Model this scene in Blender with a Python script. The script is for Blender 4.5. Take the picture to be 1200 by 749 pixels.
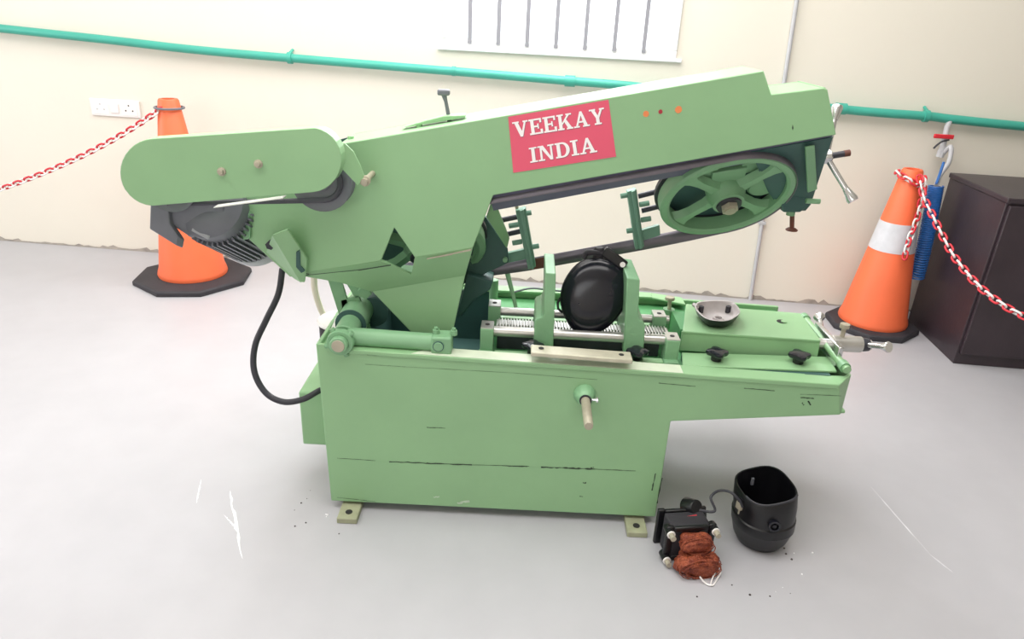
import bpy, math, random
from mathutils import Vector as V, Matrix
random.seed(7)
scene = bpy.context.scene
for o in list(bpy.data.objects):
    bpy.data.objects.remove(o)
col = scene.collection

# ------------------------------------------------------------------ camera
F, PITCH, ROLL, CAMH = 830.0, math.radians(24), math.radians(2.9), 1.5
CX, CY = 603.5, 385.5
fw = V((0, math.cos(PITCH), -math.sin(PITCH)))
up0 = V((0, math.sin(PITCH), math.cos(PITCH)))
X2 = V((1, 0, 0)) * math.cos(ROLL) + up0 * math.sin(ROLL)
U2 = V((-1, 0, 0)) * math.sin(ROLL) + up0 * math.cos(ROLL)
CAM = V((0, 0, CAMH))
cd = bpy.data.cameras.new('camera')
cam = bpy.data.objects.new('camera', cd)
col.objects.link(cam)
m = Matrix((X2, U2, -fw)).transposed().to_4x4()
m.translation = CAM
cam.matrix_world = m
cd.sensor_width = 36
cd.lens = 36 * F / 1200
cd.shift_x = -(CX - 600) / 1200
cd.shift_y = (CY - 374.5) / 1200
scene.camera = cam

# ------------------------------------------------------------------ light and exposure
world = bpy.data.worlds.new('daylight')
scene.world = world
world.use_nodes = True
bg = world.node_tree.nodes['Background']
bg.inputs[0].default_value = (0.93, 0.96, 1.0, 1)
bg.inputs[1].default_value = 2.6


def area_light(name, loc, target, sx, sy, energy, colour=(1, 1, 1)):
    l = bpy.data.lights.new(name, 'AREA')
    l.shape = 'RECTANGLE'
    l.size, l.size_y, l.energy, l.color = sx, sy, energy, colour
    o = bpy.data.objects.new(name, l)
    col.objects.link(o)
    o.location = loc
    o.rotation_euler = (V(target) - V(loc)).to_track_quat('-Z', 'Y').to_euler()
    return o


area_light('overhead_fill_light', (-0.6, 1.9, 3.36), (-0.6, 1.9, 0), 4.6, 3.0, 170, (1, .985, .965))  # unseen soft overhead light, added to brighten the top faces
area_light('side_window_daylight', (-5.9, 2.2, 1.9), (0, 2.0, .9), 2.6, 1.6, 95, (.9, .95, 1))
area_light('front_window_daylight', (-.8, -2.4, 2.0), (0, 2.0, .7), 3.6, 1.5, 36, (.94, .97, 1))
# daylight entering by the window in the back wall
area_light('window_daylight', (-.05, 4.02, 2.3), (-.35, 1.6, .6), 1.2, .8, 55, (.95, .98, 1))
scene.view_settings.view_transform = 'Standard'
scene.view_settings.look = 'None'
scene.view_settings.gamma = 1
scene.view_settings.use_curve_mapping = False
scene.view_settings.exposure = 0.14


# ------------------------------------------------------------------ pixels to places
YF = 1.859            # the front panel of the saw stands this far from the camera


def ray(px, py):
    return X2 * ((px - CX) / F) - U2 * ((py - CY) / F) + fw


def PY(px, py, Y):
    d = ray(px, py)
    return CAM + d * (Y / d.y)


def P(px, py, d):      # on an upright plane d behind the saw's front panel
    return PY(px, py, YF + d)


def PZ(px, py, z=0.0):  # on a level plane
    d = ray(px, py)
    return CAM + d * ((z - CAMH) / d.z)


# the wall: a line on the floor
W0 = V((-2.672, 4.311, 0))
W1 = V((1.942, 3.942, 0))
WD = (W1 - W0).normalized()
WN = V((WD.y, -WD.x, 0))            # into the room
WYAW = math.atan2(WD.y, WD.x)


def PW(px, py, off=0.0):            # on the wall, off metres in front of it
    d = ray(px, py)
    p0 = W0 + WN * off
    return CAM + d * ((p0 - CAM).dot(WN) / d.dot(WN))


# ------------------------------------------------------------------ materials
def lin(c):
    return tuple(((x / 255) / 12.92 if x / 255 <= .04045 else ((x / 255 + .055) / 1.055) ** 2.4) for x in c) + (1,)


def mat(name, rgb, rough=.5, metal=0.0, var=.06, scale=6, bump=0.0, bscale=60, spec=.5, rgb2=None, detail=4):
    mt = bpy.data.materials.new(name)
    mt.use_nodes = True
    nt = mt.node_tree
    b = nt.nodes['Principled BSDF']
    b.inputs['Roughness'].default_value = rough
    b.inputs['Metallic'].default_value = metal
    b.inputs['Specular IOR Level'].default_value = spec
    tc = nt.nodes.new('ShaderNodeTexCoord')
    nz = nt.nodes.new('ShaderNodeTexNoise')
    nz.inputs['Scale'].default_value = scale
    nz.inputs['Detail'].default_value = detail
    nt.links.new(tc.outputs['Object'], nz.inputs['Vector'])
    cr = nt.nodes.new('ShaderNodeValToRGB')
    c = lin(rgb)
    if rgb2 is None:
        lo = tuple(x * (1 - var) for x in c[:3]) + (1,)
        hi = tuple(min(1, x * (1 + var)) for x in c[:3]) + (1,)
    else:
        lo, hi = c, lin(rgb2)
    cr.color_ramp.elements[0].position = .3
    cr.color_ramp.elements[1].position = .7
    cr.color_ramp.elements[0].color = lo
    cr.color_ramp.elements[1].color = hi
    nt.links.new(nz.outputs['Fac'], cr.inputs[0])
    nt.links.new(cr.outputs[0], b.inputs['Base Color'])
    if bump:
        n2 = nt.nodes.new('ShaderNodeTexNoise')
        n2.inputs['Scale'].default_value = bscale
        n2.inputs['Detail'].default_value = 3
        nt.links.new(tc.outputs['Object'], n2.inputs['Vector'])
        bp = nt.nodes.new('ShaderNodeBump')
        bp.inputs['Strength'].default_value = bump
        bp.inputs['Distance'].default_value = .01
        nt.links.new(n2.outputs['Fac'], bp.inputs['Height'])
        nt.links.new(bp.outputs[0], b.inputs['Normal'])
    return mt


M = {
    'green': mat('green_machine_paint', (143, 184, 138), .38, var=.05, scale=3, bump=.05, bscale=25),
    'green_in': mat('deep_green_paint', (84, 150, 96), .5, var=.08, scale=4),
    'green_cast': mat('green_cast_iron_paint', (126, 170, 130), .45, var=.06, scale=9, bump=.12, bscale=40),
    'green_dark': mat('dark_teal_paint_and_shade', (58, 92, 88), .55, var=.1, scale=8),  # dark parts, and shade put into the colour of recesses
    'wall': mat('cream_wall_paint', (231, 225, 213), .85, var=.015, scale=1.5, bump=.05, bscale=30),
    'floor': None,
    'steel': mat('ground_steel', (196, 194, 190), .3, metal=.75, var=.08, scale=20),
    'chrome': mat('chrome', (214, 214, 216), .16, metal=.9, var=.04, scale=20),
    'blade': mat('blade_steel', (118, 112, 122), .4, metal=.5, var=.1, scale=14),
    'dark_steel_and_shade': mat('dark_oiled_steel_and_shade', (62, 62, 70), .45, metal=.4, var=.15, scale=20),  # also colours the shadow gap under the vise rails
    'slate': mat('slate_grey_shade', (100, 100, 120), .5, var=.06, scale=10),  # shade of the down-facing inner plate put into its colour
    'guide': mat('grey_green_guide_paint', (106, 148, 128), .45, var=.06, scale=10),
    'worn': mat('worn_bare_edge', (196, 192, 172), .45, metal=.15, var=.1, scale=22),
    'worn_paint': mat('rubbed_pale_paint', (206, 216, 194), .4, var=.1, scale=14),
    'rust': mat('rusty_bolt', (110, 66, 54), .7, var=.2, scale=30),
    'black': mat('black_plastic', (17, 17, 21), .36, var=.12, scale=14),
    'black_gloss': mat('black_gloss_enamel', (26, 27, 36), .2, var=.2, scale=9),
    'rubber': mat('black_rubber', (48, 46, 52), .7, var=.12, scale=12, bump=.1),
    'motor': mat('grey_motor_paint', (112, 114, 122), .45, var=.08, scale=12),
    'motor_light': mat('light_grey_motor_paint', (168, 170, 174), .45, var=.06, scale=12),
    'cable': mat('black_cable', (44, 44, 52), .5, var=.08, scale=20),
    'orange': mat('orange_cone_plastic', (238, 110, 68), .5, var=.05, scale=5),
    'reflective': mat('reflective_white_band', (206, 206, 212), .35, var=.06, scale=22),
    'red': mat('red_plastic', (214, 44, 58), .4, var=.05, scale=15),
    'white_p': mat('white_plastic_and_highlight', (240, 236, 234), .4, var=.02, scale=15),  # also the painted highlight along the belt guard
    'pink': mat('pink_red_sticker', (228, 92, 118), .35, var=.03, scale=6),
    'white_ink': mat('white_lettering', (250, 246, 246), .4, var=.01, scale=6),
    'grey_ink': mat('grey_lettering_edge', (150, 96, 112), .5, var=.03, scale=6),
    'orange_ink': mat('orange_dot', (232, 138, 84), .5, var=.05, scale=30),
    'red_ink': mat('dark_red_dot', (170, 48, 60), .5, var=.05, scale=30),
    'pipe': mat('teal_green_pipe', (66, 168, 150), .4, var=.05, scale=6),
    'conduit': mat('grey_conduit', (190, 190, 194), .55, var=.05, scale=6),
    'cabinet': mat('dark_brown_cabinet', (56, 46, 52), .38, var=.2, scale=4, bump=.05),
    'blue': mat('blue_hose', (44, 104, 178), .35, var=.06, scale=20),
    'cream': mat('cream_hose', (232, 224, 206), .55, var=.03, scale=12),
    'copper': mat('copper_winding', (112, 44, 32), .5, metal=.15, scale=55, bump=.8, bscale=160, rgb2=(172, 88, 56)),
    'zinc': mat('cast_zinc_inside', (188, 180, 180), .55, var=.1, scale=26),
    'bare': mat('bare_worn_metal', (176, 168, 150), .5, metal=.3, var=.12, scale=30),
    'foot': mat('olive_worn_foot', (160, 162, 134), .6, var=.12, scale=30),
    'scuff': mat('dark_scuff', (56, 74, 58), .7, var=.3, scale=60),
    'scuff_light': mat('light_scuff', (190, 206, 186), .7, var=.1, scale=60),
    'skirt': mat('weathered_wall_foot', (168, 160, 152), .9, var=.2, scale=18),
    'streak': mat('white_streak', (236, 236, 238), .6, var=.02, scale=20),
    'crumb': mat('dark_crumb', (80, 72, 72), .8, var=.3, scale=60),
    'frame': mat('white_window_frame', (244, 244, 246), .4, var=.01, scale=5),
    'bar': mat('grey_window_bar', (150, 150, 158), .5, var=.03, scale=5),
    'hole': mat('dark_socket_slot', (40, 38, 38), .7, var=.1, scale=30),
    'belt': mat('drive_belt', (70, 70, 78), .6, var=.1, scale=20),
}


def floor_material():
    mt = bpy.data.materials.new('grey_epoxy_floor')
    mt.use_nodes = True
    nt = mt.node_tree
    b = nt.nodes['Principled BSDF']
    tc = nt.nodes.new('ShaderNodeTexCoord')
    n1 = nt.nodes.new('ShaderNodeTexNoise'); n1.inputs['Scale'].default_value = .9; n1.inputs['Detail'].default_value = 5
    n2 = nt.nodes.new('ShaderNodeTexNoise'); n2.inputs['Scale'].default_value = 7; n2.inputs['Detail'].default_value = 6
    nt.links.new(tc.outputs['Object'], n1.inputs['Vector']); nt.links.new(tc.outputs['Object'], n2.inputs['Vector'])
    mx = nt.nodes.new('ShaderNodeMix'); mx.data_type = 'FLOAT'; mx.inputs[0].default_value = .35
    nt.links.new(n1.outputs['Fac'], mx.inputs[2]); nt.links.new(n2.outputs['Fac'], mx.inputs[3])
    cr = nt.nodes.new('ShaderNodeValToRGB')
    cr.color_ramp.elements[0].position = .25; cr.color_ramp.elements[0].color = lin((170, 169, 174))
    cr.color_ramp.elements[1].position = .75; cr.color_ramp.elements[1].color = lin((184, 183, 188))
    nt.links.new(mx.outputs[0], cr.inputs[0]); nt.links.new(cr.outputs[0], b.inputs['Base Color'])
    b.inputs['Roughness'].default_value = .42
    b.inputs['Specular IOR Level'].default_value = .45
    bp = nt.nodes.new('ShaderNodeBump'); bp.inputs['Strength'].default_value = .06; bp.inputs['Distance'].default_value = .01
    nt.links.new(n2.outputs['Fac'], bp.inputs['Height']); nt.links.new(bp.outputs[0], b.inputs['Normal'])
    return mt


M['floor'] = floor_material()
gm = bpy.data.materials.new('window_glass'); gm.use_nodes = True
g = gm.node_tree.nodes['Principled BSDF']
g.inputs['Transmission Weight'].default_value = 1; g.inputs['Roughness'].default_value = .02; g.inputs['IOR'].default_value = 1.45
M['glass'] = gm


# ------------------------------------------------------------------ mesh helpers
class MB:
    def __init__(self):
        self.v, self.f, self.mi = [], [], []

    def add(self, vs, fs, mi=0):
        n = len(self.v)
        self.v += [V(p) for p in vs]
        self.f += [tuple(i + n for i in f) for f in fs]
        self.mi += [mi] * len(fs)
        return self

    def prism(self, pts, vec, mi=0):
        pts = [V(p) for p in pts]; vec = V(vec); n = len(pts)
        fs = [tuple(range(n)), tuple(range(2 * n - 1, n - 1, -1))]
        fs += [((i + 1) % n, i, n + i, n + (i + 1) % n) for i in range(n)]
        return self.add(pts + [p + vec for p in pts], fs, mi)

    def box(self, a, b, mi=0):
        x0, y0, z0 = a; x1, y1, z1 = b
        return self.prism([(x0, y0, z0), (x1, y0, z0), (x1, y0, z1), (x0, y0, z1)], (0, y1 - y0, 0), mi)

    def obox(self, c, ex, ey, ez, mi=0):     # box from its centre and three half-edge vectors
        c, ex, ey, ez = V(c), V(ex), V(ey), V(ez)
        return self.prism([c - ex - ey - ez, c + ex - ey - ez, c + ex - ey + ez, c - ex - ey + ez], ey * 2, mi)

    def tube(self, pts, r, seg=12, cap=True, closed=False, mi=0):
        pts = [V(p) for p in pts]; n = len(pts)
        rs = r if isinstance(r, (list, tuple)) else [r] * n
        vs, fs = [], []
        prev = None
        for i, p in enumerate(pts):
            a = pts[(i - 1) % n] if (closed or i > 0) else p
            b = pts[(i + 1) % n] if (closed or i < n - 1) else p
            t = (b - a).normalized()
            if prev is None:
                u = t.orthogonal().normalized()
            else:
                u = (prev - t * prev.dot(t))
                u = u.normalized() if u.length > 1e-6 else t.orthogonal().normalized()
            prev = u
            w = t.cross(u)
            for k in range(seg):
                an = 2 * math.pi * k / seg
                vs.append(p + (u * math.cos(an) + w * math.sin(an)) * rs[i])
        for i in range(n if closed else n - 1):
            j = (i + 1) % n
            for k in range(seg):
                k2 = (k + 1) % seg
                fs.append((i * seg + k, i * seg + k2, j * seg + k2, j * seg + k))
        if cap and not closed:
            fs.append(tuple(range(seg - 1, -1, -1)))
            fs.append(tuple((n - 1) * seg + k for k in range(seg)))
        return self.add(vs, fs, mi)

    def lathe(self, prof, o, axis, seg=32, closed=False, mi=0, xdir=None):
        o = V(o); ax = V(axis).normalized()
        u = (V(xdir) - ax * V(xdir).dot(ax)).normalized() if xdir else ax.orthogonal().normalized()
        w = ax.cross(u); n = len(prof); vs, fs = [], []
        for k in range(seg):
            an = 2 * math.pi * k / seg
            dr = u * math.cos(an) + w * math.sin(an)
            for r, h in prof:
                vs.append(o + dr * r + ax * h)
        m_ = n if closed else n - 1
        for k in range(seg):
            k2 = (k + 1) % seg
            for i in range(m_):
                j = (i + 1) % n
                fs.append((k * n + i, k2 * n + i, k2 * n + j, k * n + j))
        if not closed:
            if prof[0][0] > 1e-6: fs.append(tuple(k * n for k in range(seg - 1, -1, -1)))
            if prof[-1][0] > 1e-6: fs.append(tuple(k * n + n - 1 for k in range(seg)))
        return self.add(vs, fs, mi)

    def loft(self, rings, cap0=True, cap1=True, mi=0):
        n = len(rings[0]); vs = [V(p) for r in rings for p in r]; fs = []
        for i in range(len(rings) - 1):
            for k in range(n):
                k2 = (k + 1) % n
                fs.append((i * n + k, i * n + k2, (i + 1) * n + k2, (i + 1) * n + k))
        if cap0: fs.append(tuple(range(n - 1, -1, -1)))
        if cap1: fs.append(tuple((len(rings) - 1) * n + k for k in range(n)))
        return self.add(vs, fs, mi)


def set_tags(o, label=None, cat=None, group=None, kind=None):
    if label: o['label'] = label
    if cat: o['category'] = cat
    if group: o['group'] = group
    if kind: o['kind'] = kind
    return o


def thing(name, loc, label, cat, group=None):
    o = bpy.data.objects.new(name, None)
    o.empty_display_size = .05
    col.objects.link(o)
    o.location = loc
    return set_tags(o, label, cat, group)


def world_of(o):
    p = V((0, 0, 0))
    while o is not None:
        p += o.location
        o = o.parent
    return p


def obj(name, mb, mats, parent=None, bevel=0, smooth=40, loc=None, seg=2):
    """link the collected shape (given in world coordinates) as one mesh object"""
    org = V(loc) if loc is not None else (world_of(parent) if parent else V((0, 0, 0)))
    me = bpy.data.meshes.new(name)
    me.from_pydata([tuple(p - org) for p in mb.v], [], mb.f)
    mats = mats if isinstance(mats, (list, tuple)) else [mats]
    for mm in mats: me.materials.append(M[mm])
    for p, i in zip(me.polygons, mb.mi): p.material_index = i
    import bmesh
    bm = bmesh.new(); bm.from_mesh(me)
    if name != 'letter': bmesh.ops.recalc_face_normals(bm, faces=bm.faces)
    bm.to_mesh(me); bm.free()
    if smooth:
        me.shade_smooth()
        me.set_sharp_from_angle(angle=math.radians(smooth))
    o = bpy.data.objects.new(name, me)
    col.objects.link(o)
    if parent:
        o.parent = parent
        o.location = org - world_of(parent)
    else:
        o.location = org
    if bevel:
        bv = o.modifiers.new('edge', 'BEVEL')
        bv.width = bevel; bv.segments = seg; bv.limit_method = 'ANGLE'; bv.angle_limit = math.radians(40)
    return o


def catmull(pts, n=8):
    pts = [V(p) for p in pts]
    q = [pts[0] * 2 - pts[1]] + pts + [pts[-1] * 2 - pts[-2]]
    out = []
    for i in range(1, len(q) - 2):
        a, b, c, d = q[i - 1:i + 3]
        for k in range(n):
            t = k / n
            out.append(.5 * ((2 * b) + (c - a) * t + (2 * a - 5 * b + 4 * c - d) * t * t + (3 * b - a - 3 * c + d) * t ** 3))
    out.append(pts[-1])
    return out


Xh, Yh, Zh = V((1, 0, 0)), V((0, 1, 0)), V((0, 0, 1))

# ------------------------------------------------------------------ the setting
fl = obj('floor', MB().box((-7, -2.5, -.05), (7, 4.6, 0)), 'floor', smooth=0)
fl['kind'] = 'structure'
# wall with one window opening
wa, wb = W0 - WD * 4.2, W1 + WD * 4.2


def wpt(s, z, off=0):            # s metres along the wall from W0
    return W0 + WD * s + WN * off + Zh * z


wc = PW(792, 69)                 # lower right corner of the window
ws1 = (wc - W0).dot(WD)
wz0 = wc.z - .005
ws0, wz1, WALLH = ws1 - 1.25, wz0 + .85, 3.4
wallm = MB()
for (s0, s1, z0, z1) in ((-4.2, ws0, 0, WALLH), (ws1, 8.8, 0, WALLH), (ws0, ws1, 0, wz0), (ws0, ws1, wz1, WALLH)):
    wallm.prism([wpt(s0, z0), wpt(s1, z0), wpt(s1, z1), wpt(s0, z1)], -WN * .2)
wl = obj('wall_back', wallm, 'wall', smooth=0)
wl['kind'] = 'structure'
ceil = obj('ceiling', MB().box((-6.2, -2.7, WALLH), (6.2, 4.9, WALLH + .1)), 'wall', smooth=0); ceil['kind'] = 'structure'
for nm, a, b in (('wall_left', (-6.2, -2.6, 0), (-6.0, 4.9, WALLH)), ('wall_right', (6.0, -2.6, 0), (6.2, 4.9, WALLH)), ('wall_front', (-6.2, -2.7, 0), (6.2, -2.5, WALLH))):
    o = obj(nm, MB().box(a, b), 'wall', smooth=0); o['kind'] = 'structure'
# ragged weathered foot of the wall
sk = MB(); top = []; s = -4.2
while s < 8.8:
    top.append((s, .008 + .026 * random.random() ** 2.5)); s += random.uniform(.012, .05)
for (s0, h0), (s1, h1) in zip(top[:-1], top[1:]):
    sk.add([wpt(s0, 0, .003), wpt(s1, 0, .003), wpt(s1, h1, .003), wpt(s0, h0, .003)], [(0, 1, 2, 3)])
o = obj('baseboard_back', sk, 'skirt', smooth=0); o['kind'] = 'structure'

win = thing('window_1', wpt((ws0 + ws1) / 2, wz0), None, None); win['kind'] = 'structure'
fr = MB()
t = .045
for (s0, s1, z0, z1) in ((ws0, ws1, wz0, wz0 + t), (ws0, ws1, wz1 - t, wz1), (ws0, ws0 + t, wz0 + t, wz1 - t), (ws1 - t, ws1, wz0 + t, wz1 - t)):
    fr.prism([wpt(s0, z0, .012), wpt(s1, z0, .012), wpt(s1, z1, .012), wpt(s0, z1, .012)], -WN * .09)
obj('window_frame', fr, 'frame', win, bevel=.004)
for k in range(1, 8):
    sx = ws1 - .02 - k * .155
    obj('window_bar', MB().prism([wpt(sx - .01, wz0 + t * .6, .02), wpt(sx + .01, wz0 + t * .6, .02), wpt(sx + .01, wz1 - t * .6, .02), wpt(sx - .01, wz1 - t * .6, .02)], -WN * .02), 'bar', win)
obj('window_sill', MB().prism([wpt(ws0 - .03, wz0 - .012, .02), wpt(ws1 + .03, wz0 - .012, .02), wpt(ws1 + .03, wz0 + .004, .02), wpt(ws0 - .03, wz0 + .004, .02)], -WN * .1), 'frame', win, bevel=.003)
obj('pane', MB().prism([wpt(ws0 + t, wz0 + t, -.05), wpt(ws1 - t, wz0 + t, -.05), wpt(ws1 - t, wz1 - t, -.05), wpt(ws0 + t, wz1 - t, -.05)], -WN * .006), 'glass', win)

# floor marks with a shape of their own
def streak(p, q, w, name='paint_streak', mt='streak', n=14):
    a, b = PZ(*p, .0012), PZ(*q, .0012); d = (b - a); nn = V((-d.y, d.x, 0)).normalized()
    L, R = [], []
    for i in range(n + 1):
        c = a + d * (i / n) + nn * random.uniform(-.3, .3) * w
        k = w * random.uniform(.2, 1) * math.sin(math.pi * (i + .4) / (n + .8))
        L.append(c + nn * k); R.append(c - nn * k)
    mb = MB()
    for i in range(n): mb.add([L[i], L[i + 1], R[i + 1], R[i]], [(0, 1, 2, 3)])
    return obj(name, mb, mt, fl, smooth=0)


streak((269, 575), (284, 655), .008)
streak((262, 603), (280, 622), .004)
streak((236, 562), (230, 590), .003)
streak((1020, 570), (1090, 650), .0025)
streak((1090, 650), (1118, 672), .0025)
for i in range(26):
    if i < 16: px, py = random.uniform(800, 960), random.uniform(640, 700)
    else: px, py = random.uniform(345, 405), random.uniform(575, 640)
    c = PZ(px, py, 0); r = random.uniform(.0015, .004)
    mb = MB(); mb.lathe([(0, 0), (r, .0005), (r * .7, r * .8), (0, r)], c, Zh, 6)
    obj('debris_crumb', mb, 'crumb' if random.random() < .7 else 'streak', fl)

# ------------------------------------------------------------------ the band saw
saw = thing('band_saw', (-.04, YF + .3, 0), 'green horizontal metal-cutting band saw with its bow raised and a red VEEKAY INDIA sign', 'band saw')

# --- base cabinet
base = MB()
front_px = [(388, 587), (768, 606), (786, 494), (985, 486.5), (983, 451), (700, 432), (413, 411), (402, 405), (370, 403)]
base.prism([P(x, y, 0) for x, y in front_px], (0, .012, 0))
TL, TR, BL, BR = P(370, 403, 0), P(983, 451, 0), P(388, 587, 0), P(768, 606, 0)
OB, OR = P(786, 494, 0), P(985, 486.5, 0)
XL, XR, XP = -.575, 1.0, .486
BD = .61
ZT = .575


def zt(x):                         # the rim drops slightly towards the right end
    return .579 - .0237 * (x + .472)


# chamfered right front corner and right end panel
c1, c2, c3 = OR, TR, P(998, 439, .055)
c4 = V((c3.x - .002, c3.y, OR.z + .01))
base.prism([c1, c4, c3, c2], (-.01, .008, 0))
base.prism([c4, (c4.x, YF + BD - .1, c4.z), (c3.x, YF + BD - .1, c3.z), c3], (-.012, 0, 0))
# back panel, left side, right leg side, bottom plates
base.prism([(XL, YF + BD, .03), (BR.x, YF + BD, .03), (OB.x, YF + BD, OB.z), (XR - .02, YF + BD - 0, OR.z), (XR - .02, YF + BD, .545), (.5, YF + BD, .556), (-.17, YF + BD, .552), (-.2, YF + BD, .575), (XL, YF + BD, .59)], (0, .014, 0))
base.prism([(BL.x, YF + .01, .03), (TL.x, YF + .01, TL.z), (TL.x, YF + BD, TL.z), (BL.x, YF + BD, .03)], (.012, 0, 0))
base.prism([(BR.x, YF + .01, .03), (OB.x, YF + .01, OB.z), (OB.x, YF + BD, OB.z), (BR.x, YF + BD, .03)], (-.012, 0, 0))
base.prism([(OB.x, YF + .01, OB.z), (c4.x - .01, YF + .01, OR.z), (c4.x - .01, YF + BD, OR.z), (OB.x, YF + BD, OB.z)], (0, 0, .01))
base.prism([(BL.x, YF + .01, .03), (BR.x, YF + .01, .03), (BR.x, YF + BD, .03), (BL.x, YF + BD, .03)], (0, 0, .01))
cab = obj('base_cabinet', base, 'green', saw, bevel=.003)
# front rim and left top deck
rim = MB()
rp = [(-.505, 0), (.955, 0)]
rim.prism([(-.5, YF - .004, zt(-.5) - .012), (TR.x, YF - .004, zt(TR.x) - .014), (TR.x, YF - .004, zt(TR.x) + .002), (-.5, YF - .004, zt(-.5) + .002)], (0, .06, 0))
rim.prism([(TR.x, YF - .004, zt(TR.x) + .002), (c3.x - .004, YF + .055, zt(c3.x) + .006), (TR.x - .03, YF + .055, zt(TR.x) + .002)], (0, 0, -.01))
obj('front_rim', rim, 'green', cab, bevel=.003)
obj('rubbed_edge', MB().prism([(-.3, YF - .002, zt(-.3) + .0022), (.5, YF - .002, zt(.5) + .0022), (.5, YF + .05, zt(.5) + .0022), (-.24, YF + .05, zt(-.24) + .0022)], (0, 0, .0008)), 'worn_paint', cab, smooth=0)
deck = MB()
deck.box((XL + .004, YF + .004, .565), (-.47, YF + BD, .578))
obj('deck_plate', deck, 'green', cab, bevel=.002)
tray = MB()
tray.box((-.09, YF + .02, .515), (.97, YF + BD, .53))
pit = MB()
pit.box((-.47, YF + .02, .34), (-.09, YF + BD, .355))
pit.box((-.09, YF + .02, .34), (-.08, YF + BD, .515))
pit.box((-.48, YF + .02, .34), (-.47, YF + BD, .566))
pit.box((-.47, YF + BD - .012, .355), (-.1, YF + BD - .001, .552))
obj('shaded_pit', pit, 'green_dark', saw)  # shadow of the recess under the bow put into its dark colour
obj('coolant_tray', tray, 'green_in', saw)
bk = MB()   # bright lip along the back wall
bk.prism([(-.2, YF + BD - .02, .553), (.5, YF + BD - .02, .557), (.5, YF + BD - .02, .566), (-.2, YF + BD - .02, .562)], (0, .05, 0))
bk.prism([(.5, YF + BD - .02, .557), (.62, YF + BD - .05, .548), (.62, YF + BD + .02, .548), (.5, YF + BD + .03, .557)], (0, 0, .008))
obj('back_rim', bk, 'green', cab, bevel=.002)

# fold lines and scuffs on the front panel
def scuff(px, w, mt='scuff', name='scuff_mark', d=-.0008, n=10):
    mb = MB()
    for (a, b) in zip(px[:-1], px[1:]):
        A, B = P(*a, d), P(*b, d); dr = (B - A); nn = V((-dr.z, 0, dr.x)).normalized()
        L, R = [], []
        for i in range(n + 1):
            c = A + dr * (i / n)
            L.append(c + nn * w * random.uniform(.15, 1)); R.append(c - nn * w * random.uniform(.15, 1))
        for i in range(n): mb.add([L[i], L[i + 1], R[i + 1], R[i]], [(0, 1, 2, 3)])
    return obj(name, mb, mt, cab, smooth=0)


scuff([(456, 541), (500, 543), (553, 545)], .0035)
scuff([(553, 545), (620, 546.5)], .0013)
scuff([(634, 547.5), (665, 548.5), (698, 550)], .004)
scuff([(698, 550), (745, 552)], .0016)
scuff([(588, 546), (618, 547)], .0022)
scuff([(395, 537), (440, 540)], .0012)
scuff([(428, 427), (475, 430), (600, 437), (700, 445)], .0007)
scuff([(772, 449), (815, 453)], .0014)
scuff([(872, 455), (908, 458)], .0016)
scuff([(938, 462), (986, 464)], .0012)
scuff([(500, 501), (522, 502)], .0018)
scuff([(395, 583), (440, 588)], .0012)
scuff([(430, 416), (480, 418), (560, 424), (620, 427)], .0018)
scuff([(938, 466), (954, 467)], .0025)
scuff([(940, 472), (942, 475)], .003, n=3)
scuff([(947, 470), (950, 475)], .003, n=3)
scuff([(768, 555), (764, 575)], .003, n=6)
scuff([(776, 560), (770, 590)], .003, n=6)
for p in ((685, 566), (681, 582), (694, 548)):
    scuff([(p[0] - 2, p[1]), (p[0] + 2, p[1])], .0035, n=3)
scuff([(536, 590), (550, 587)], .006, 'scuff_light', n=6)
scuff([(508, 583), (515, 582)], .004, 'scuff_light', n=5)

# feet: angle cleats bolted to the floor
def foot(px, py, sgn):
    c = PZ(px, py, .018)
    f = MB()
    f.box((c.x - .032, c.y - .045, 0), (c.x + .032, YF + .03, .02))
    o_ = obj('mounting_foot', f, 'foot', cab, bevel=.003)
    h = MB().lathe([(.0, .0), (.011, .0), (.011, .002), (0, .002)], V((c.x, c.y - .012, .02)), Zh, 14)
    obj('bolt_hole', h, 'hole', o_)


foot(410, 598, -1); foot(745, 614, 1)
for x in (-.5, .42):
    obj('mounting_foot', MB().box((x - .032, YF + BD - .03, 0), (x + .032, YF + BD + .06, .02)), 'foot', cab, bevel=.003)
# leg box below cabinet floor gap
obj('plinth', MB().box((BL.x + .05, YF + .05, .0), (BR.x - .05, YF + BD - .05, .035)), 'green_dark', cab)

# worn bar on the front rim
p0, p1 = P(622, 418, -.012), P(741, 427, -.012)
eb = MB().prism([p0, p1, p1 + Zh * .014, p0 + Zh * .014], (0, .055, 0))
bar = obj('edge_bar', eb, 'worn', saw, bevel=.003); bar['label'] = 'worn bare metal bar on the front rim'
for p in (p0 + V((.03, .03, .0145)), p1 + V((-.03, .03, .0145))):
    obj('bolt_hole', MB().lathe([(0, 0), (.008, 0), (.008, .001), (0, .001)], p, Zh, 12), 'hole', bar)

# work stop rod on the front
rb = P(685, 462, 0)
boss = MB().lathe([(.034, .0), (.033, -.006), (.028, -.02), (.022, -.032), (.0185, -.036), (0, -.036)], rb, Yh, 24)
bo = obj('rod_boss', boss, 'green_cast', saw)
obj('rod_seal', MB().lathe([(.012, 0), (.018, 0), (.018, -.004), (.012, -.004)], rb - Yh * .036, Yh, 20, closed=True), 'dark_steel_and_shade', bo)
re = rb - Yh * .175 - Zh * .004
obj('stop_rod', MB().tube([rb, rb - Yh * .06, re + Yh * .01, re], [.0135, .0135, .0135, .012], 18), 'bare', bo)
sp = rb - Yh * .03 + Xh * .012
obj('set_screw', MB().tube([sp, sp + V((.02, -.004, .002))], .004, 8).tube([sp + V((.02, -.004, .002)), sp + V((.026, -.005, .003))], .008, 8), 'chrome', bo)

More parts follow.
